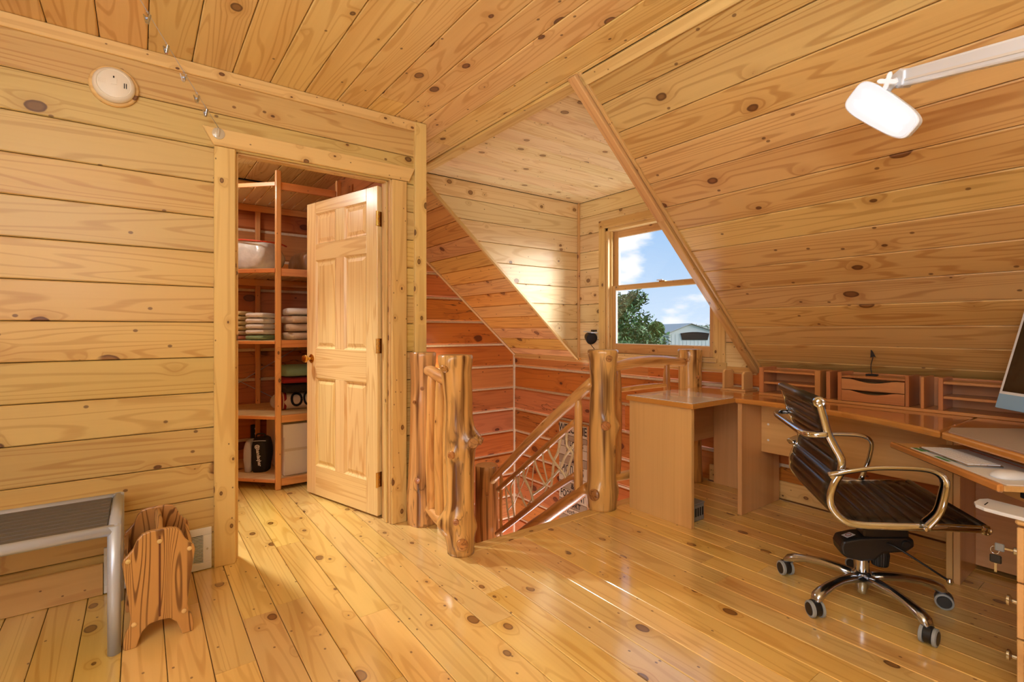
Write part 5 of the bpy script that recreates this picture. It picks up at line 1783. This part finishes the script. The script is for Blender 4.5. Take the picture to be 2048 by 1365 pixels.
# column and star base
lathe('gas_column', chair, [(.026, .118), (.026, .176), (.022, .178), (.022, .20)], M_CHROME, None, 24)
lathe('hub', chair, [(.016, .032), (.019, .036), (.019, .055), (.024, .057), (.026, .085), (.036, .105), (.035, .120), (.028, .126)], M_ALU, None, 28)
a_ch = math.atan2(chf.y, chf.x)
for k in range(5):
    a = math.radians(96 + 72 * k) - a_ch
    d_ = V((math.cos(a), math.sin(a), 0))
    sN = V((-d_.y, d_.x, 0))
    # arched spoke
    sec = [(.020, .100, .028, .020), (.08, .108, .023, .018), (.15, .110, .020, .016), (.21, .104, .021, .015), (.258, .092, .023, .018), (.290, .076, .024, .020), (.306, .064, .016, .010)]
    bm = bmesh.new()
    rr2 = []
    for (r, z, w, h_) in sec:
        ring = []
        for q in range(10):
            b = 2 * PI * q / 10
            ring.append(bm.verts.new(d_ * (r + .25 * h_ * math.sin(b) * (1 if r > .25 else 0)) + sN * (w * math.cos(b)) + V((0, 0, z + h_ * math.sin(b)))))
        rr2.append(ring)
    for A, B in zip(rr2[:-1], rr2[1:]):
        for q in range(10): bm.faces.new((A[q], A[(q + 1) % 10], B[(q + 1) % 10], B[q]))
    bm.faces.new(rr2[0][::-1]); bm.faces.new(rr2[-1])
    sp_ = mesh_obj('spoke', bm_to_me(bm, 'spoke'), M_ALU, None, chair, True)
    ca = a + (0.9, -0.4, 0.5, 1.1, -0.6)[k]
    wn = V((math.cos(ca), math.sin(ca), 0))       # wheel axle
    cc = d_ * .300
    cast = lathe('caster_hood', chair, [(.028, -.013), (.031, -.011), (.031, .011), (.028, .013)], M_BLACK, frame(cc + V((0, 0, .036)), wn), 20)
    tube('caster_stem', cast, [cc + V((0, 0, .045)), cc + V((0, 0, .068))], .006, M_CHROME, 8, 1)
    for s_ in (-1, 1):
        Mw = frame(cc + V((0, 0, .0315)) + wn * (s_ * .014), wn * s_)
        wh = lathe('wheel', cast, [(.023, -.002), (.0315, .0), (.0315, .010), (.026, .013), (.024, .011), (0, .011)], M_GREYRING, Mw, 24)
        lathe('wheel_cap', cast, [(.0245, .011), (.023, .0135), (.010, .0145), (0, .0145)], M_BLACK, Mw, 24)
done()

# ================================================================== LEFT SIDE
# ---- metal bench with slatted grey top
bn = thing('metal_bench', 'silver tube bench with a grey slatted top against the board wall', 'bench', (-.6, 2.47, 0))
BX1, BX0, BY0, BY1, BZ = -.073, -1.25, 2.255, 2.685, .435
for y in (BY0, BY1):
    tube('leg', bn, [(BX1, y, 0), (BX1, y, BZ + .016)], .0195, M_STEEL, 16, 1)
    tube('leg', bn, [(BX0, y, 0), (BX0, y, BZ + .006)], .0195, M_STEEL, 16, 1)
    tube('long_rail', bn, [(BX0, y, BZ), (BX1, y, BZ)], .0185, M_STEEL, 16, 1)
for x in (BX0, BX1): tube('end_rail', bn, [(x, BY0, BZ), (x, BY1, BZ)], .0185, M_STEEL, 16, 1)
ns = 9
for k in range(ns):
    w_ = (BY1 - BY0 - .04) / ns
    y0 = BY0 + .02 + k * w_
    box('slat', bn, (BX0 + .02, BX1 - .020), (y0 + .002, y0 + w_ - .002), (BZ - .006, BZ + .010), M_GREY, bev=.002)
box('slat_support', bn, (-.7, -.66), (BY0 + .01, BY1 - .01), (BZ - .016, BZ - .006), M_STEEL)

# ---- magazine rack
mg = thing('magazine_rack', 'carved brown oak magazine rack standing on the floor by the bench', 'magazine rack', (.053, 2.43, 0))


def end_panel(y0, y1, ox, sc=1.0):
    half = [(0, .075), (.03, .072), (.052, .050), (.062, .022), (.068, 0), (.104, 0), (.106, .030), (.100, .062), (.090, .082), (.086, .11), (.092, .18), (.102, .25), (.110, .31), (.106, .325), (.092, .338), (.078, .355), (.066, .385), (.052, .402), (.03, .408), (0, .409)]
    pts_ = [(ox + x, z) for x, z in half] + [(ox - x, z) for x, z in half[::-1][1:-1]]
    return prism('end_panel', mg, pts_, 'Y', y0, y1, M_OAK, bev=.004, grain='Z', seg=2)


mx0 = .058
ep = end_panel(2.245, 2.263, mx0)
for x, z in ((-.092, .315), (.092, .315), (0, .365), (-.075, .085), (.075, .085)):
    lathe('dowel_plug', ep, [(.009, 0), (.0075, .004), (.003, .006), (0, .006)], M_TRIM, frame((mx0 + x, 2.246, z), (0, -1, 0)), 14)
box('centre_groove', ep, (mx0 - .003, mx0 + .003), (2.2438, 2.2452), (.09, .385), plain('groove_brown', (104, 56, 26), .5), bev=0)
ep2 = end_panel(2.545, 2.563, mx0)
box('divider', mg, (mx0 - .007, mx0 + .007), (2.263, 2.545), (.08, .385), M_OAK, grain='Y', bev=.003)
tube('handle_bar', mg, [(mx0, 2.263, .392), (mx0, 2.40, .396), (mx0, 2.545, .392)], [.010, .014, .010], M_OAK, 12, 4)
for s_ in (-1, 1):
    prism('side_board', mg, [(mx0 + s_ * .072, .075), (mx0 + s_ * .082, .075), (mx0 + s_ * .106, .312), (mx0 + s_ * .094, .318)], 'Y', 2.263, 2.545, M_OAK, grain='Y')
box('bottom_board', mg, (mx0 - .074, mx0 + .074), (2.263, 2.545), (.072, .084), M_OAK, grain='Y')

# ---- floor-level wall register
vt = thing('wall_register', 'white louvered air register low on the board wall', 'air vent', (.075, LY, .1))
vx0, vx1, vz0, vz1 = -.125, .275, .004, .200
yv = LY - .002
for nm, xr, zr in (('frame_bar', (vx0, vx1), (vz1 - .034, vz1)), ('frame_bar', (vx0, vx1), (vz0, vz0 + .034)), ('frame_bar', (vx0, vx0 + .036), (vz0 + .034, vz1 - .034)), ('frame_bar', (vx1 - .036, vx1), (vz0 + .034, vz1 - .034))):
    box(nm, vt, xr, (yv - .010, yv), zr, M_WHITE, bev=.002)
box('duct_back', vt, (vx0 + .03, vx1 - .03), (yv - .001, yv), (vz0 + .03, vz1 - .03), M_DARK, bev=0)
for k in range(18):
    z = vz0 + .037 + k * .0069
    lv = box('louver', vt, (vx0 + .036, vx1 - .036), (yv - .008, yv - .002), (z, z + .0032), M_WHITE, bev=0)
for x in (vx0 + .018, vx1 - .018):
    lathe('screw', vt, [(.005, 0), (.004, .002), (0, .0022)], M_CHROME, frame((x, yv - .010, .10), (0, -1, 0)), 10)

# ---- smoke alarm
smc = V((-.09, LY, 2.197))
sm_ = thing('smoke_alarm', 'round cream smoke alarm on a wooden ring high on the board wall', 'smoke alarm', smc)
Fm = frame(smc, (0, -1, 0))
lathe('wooden_ring', sm_, [(.087, 0), (.087, .012), (.083, .016), (.05, .016), (0, .016)], M_TRIM, Fm, 48)
sbod = lathe('housing', sm_, [(.070, .016), (.074, .018), (.074, .028), (.067, .040), (.060, .044), (.057, .041), (.054, .043), (0, .045)], M_CREAM, Fm, 48)
CTX[0] = Fm
box('test_button', sbod, (-.010, .010), (-.004, .020), (.0448, .047), M_CREAM, bev=.0015)
box('status_light', sbod, (-.003, .002), (.024, .032), (.0445, .0455), M_DARK, bev=0)
for k in range(3): box('sounder_slot', sbod, (.034 + k * .007, .037 + k * .007), (-.012, .010), (.0438, .0446), M_DARK if k < 2 else M_CREAM, bev=0)
for k in range(4): box('sounder_slot', sbod, (-.052 + k * .007, -.0495 + k * .007), (-.006, .014), (.0435, .0448), M_CREAM, bev=0)
done()

# ---- wire with picture clips, tied to a clear hook
wA = V((.302, LY - .036, 2.100))
wB = V((.003, 2.194, 2.300))
wC = wA + (wB - wA) * 1.40
wr_ = thing('photo_wire', 'thin steel picture wire stretched from the wall hook to the ceiling', 'wire', wA)
tube('cable', wr_, [wA, wA.lerp(wC, .5) - V((0, 0, .006)), wC], .0012, M_STEEL, 6, 4)
lathe('ceiling_eye', wr_, [(.008, 0), (.008, .004), (.003, .008), (0, .010)], M_STEEL, frame((wC.x, wC.y, CZ), (0, 0, -1)), 12)
tube('ceiling_eye', wr_, [wC, (wC.x, wC.y, CZ - .004)], .0018, M_STEEL, 6, 1)
hk = thing('wall_hook', 'clear round plastic hook on the wall holding the picture wire', 'hook', (.302, LY, 2.091))
lathe('disc', hk, [(.027, 0), (.027, .003), (.021, .006), (0, .007)], M_HOOK, frame((.302, LY - .022, 2.080), (0, -1, 0)), 24)
tube('hook_ridge', hk, [(.302, LY - .028, 2.064), (.302, LY - .034, 2.080), (.302, LY - .036, 2.101)], .004, M_HOOK, 8, 4)
lbs = ('steel picture clip lowest on the wire, next to the hook', 'steel picture clip second up the wire from the hook', 'steel picture clip third up the wire, before the ceiling line', 'steel picture clip fourth up the wire, in front of the ceiling boards', 'steel picture clip highest in view on the wire')
for k, (px_, py_) in enumerate(((411, 212), (394, 188), (367, 140), (332, 85), (294, 22))):
    best = min((abs(((wA.lerp(wB, t / 100) - CC).dot(CR) / (wA.lerp(wB, t / 100) - CC).dot(CF)) * FPX + 1024 - px_), t) for t in range(0, 131))[1]
    p = wA.lerp(wC, best / 140.0)
    sag = 4 * (best / 140.0) * (1 - best / 140.0) * .006
    p = p - V((0, 0, sag))
    c = thing('picture_clip', lbs[k], 'clip', p, 'picture clips on the wire', rot=-YAW + .3 * ((k % 3) - 1), local=True)
    tube('ring', c, [(.0045 * math.cos(a), 0, -.003 + .0045 * math.sin(a)) for a in [2 * PI * q / 10 for q in range(11)]], .0009, M_CHROME, 5, 1)
    for s_ in (-1, 1):
        prism('jaw', c, [(s_ * .001, -.044), (s_ * .005, -.040), (s_ * .013, -.011), (s_ * .0095, -.010), (s_ * .003, -.030)], 'Y', -.005, .005, M_CHROME, bev=.0006)
    tube('spring', c, [(-.007, 0, -.024), (.007, 0, -.024)], .004, M_STEEL, 8, 1)
    done()

# ---- small black spotlight on the wall beside the window
sp = px_x(1186, 676, WX - .05)
st = thing('clip_spotlight', 'small black clip-on spotlight on the wall beside the window', 'spotlight', (WX - .03, sp.y + .02, sp.z))
box('wall_clip', st, (WX - .03, WX - .001), (sp.y - .005, sp.y + .05), (sp.z + .06, sp.z + .075), M_BLACK)
tube('stem', st, [(WX - .02, sp.y + .01, sp.z + .065), (WX - .05, sp.y + .01, sp.z + .05), (WX - .055, sp.y + .005, sp.z + .02)], .006, M_BLACK, 8, 3)
dn = V((-.25, -.75, -.25)).normalized()
lathe('housing', st, [(0, -.075), (.026, -.07), (.040, -.045), (.055, .02), (.057, .03), (.053, .03), (.042, -.02), (0, -.025)], M_BLACK, frame((WX - .07, sp.y + .015, sp.z), dn), 20)
lathe('reflector', st, [(.050, .024), (.030, -.012), (0, -.018)], M_BLACK, frame((WX - .07, sp.y + .015, sp.z), dn), 20)
prism('visor', st, [(sp.y - .055, sp.z + .045), (sp.y + .045, sp.z + .055), (sp.y + .048, sp.z + .061), (sp.y - .058, sp.z + .051)], 'X', WX - .13, WX - .05, M_STEEL)
tube('cord', st, [(WX - .05, sp.y + .04, sp.z - .055), (WX - .02, sp.y + .01, sp.z - .11), (WX - .012, sp.y - .06, sp.z - .17), (WX - .016, sp.y - .10, sp.z - .40)], .003, M_BLACK, 6, 4)

# ---- two brass cup hooks on the ledge
for k, xx in enumerate((1154, 1160)):
    q = px_x(xx, 719, WX - .014)
    hk2 = thing('cup_hook', ('tiny brass cup hook on the ledge, nearer the stairwell corner', 'tiny brass cup hook on the ledge, nearer the thick newel post')[k], 'hook', (WX - .012, q.y, q.z), 'brass cup hooks on the ledge')
    lathe('plate', hk2, [(.009, 0), (.008, .003), (0, .004)], M_BRASS, frame((WX - .012, q.y, q.z), (-1, 0, 0)), 12)
    tube('hook', hk2, [(WX - .015, q.y, q.z), (WX - .03, q.y, q.z), (WX - .036, q.y, q.z - .008), (WX - .028, q.y, q.z - .015)], .0022, M_BRASS, 6, 4)
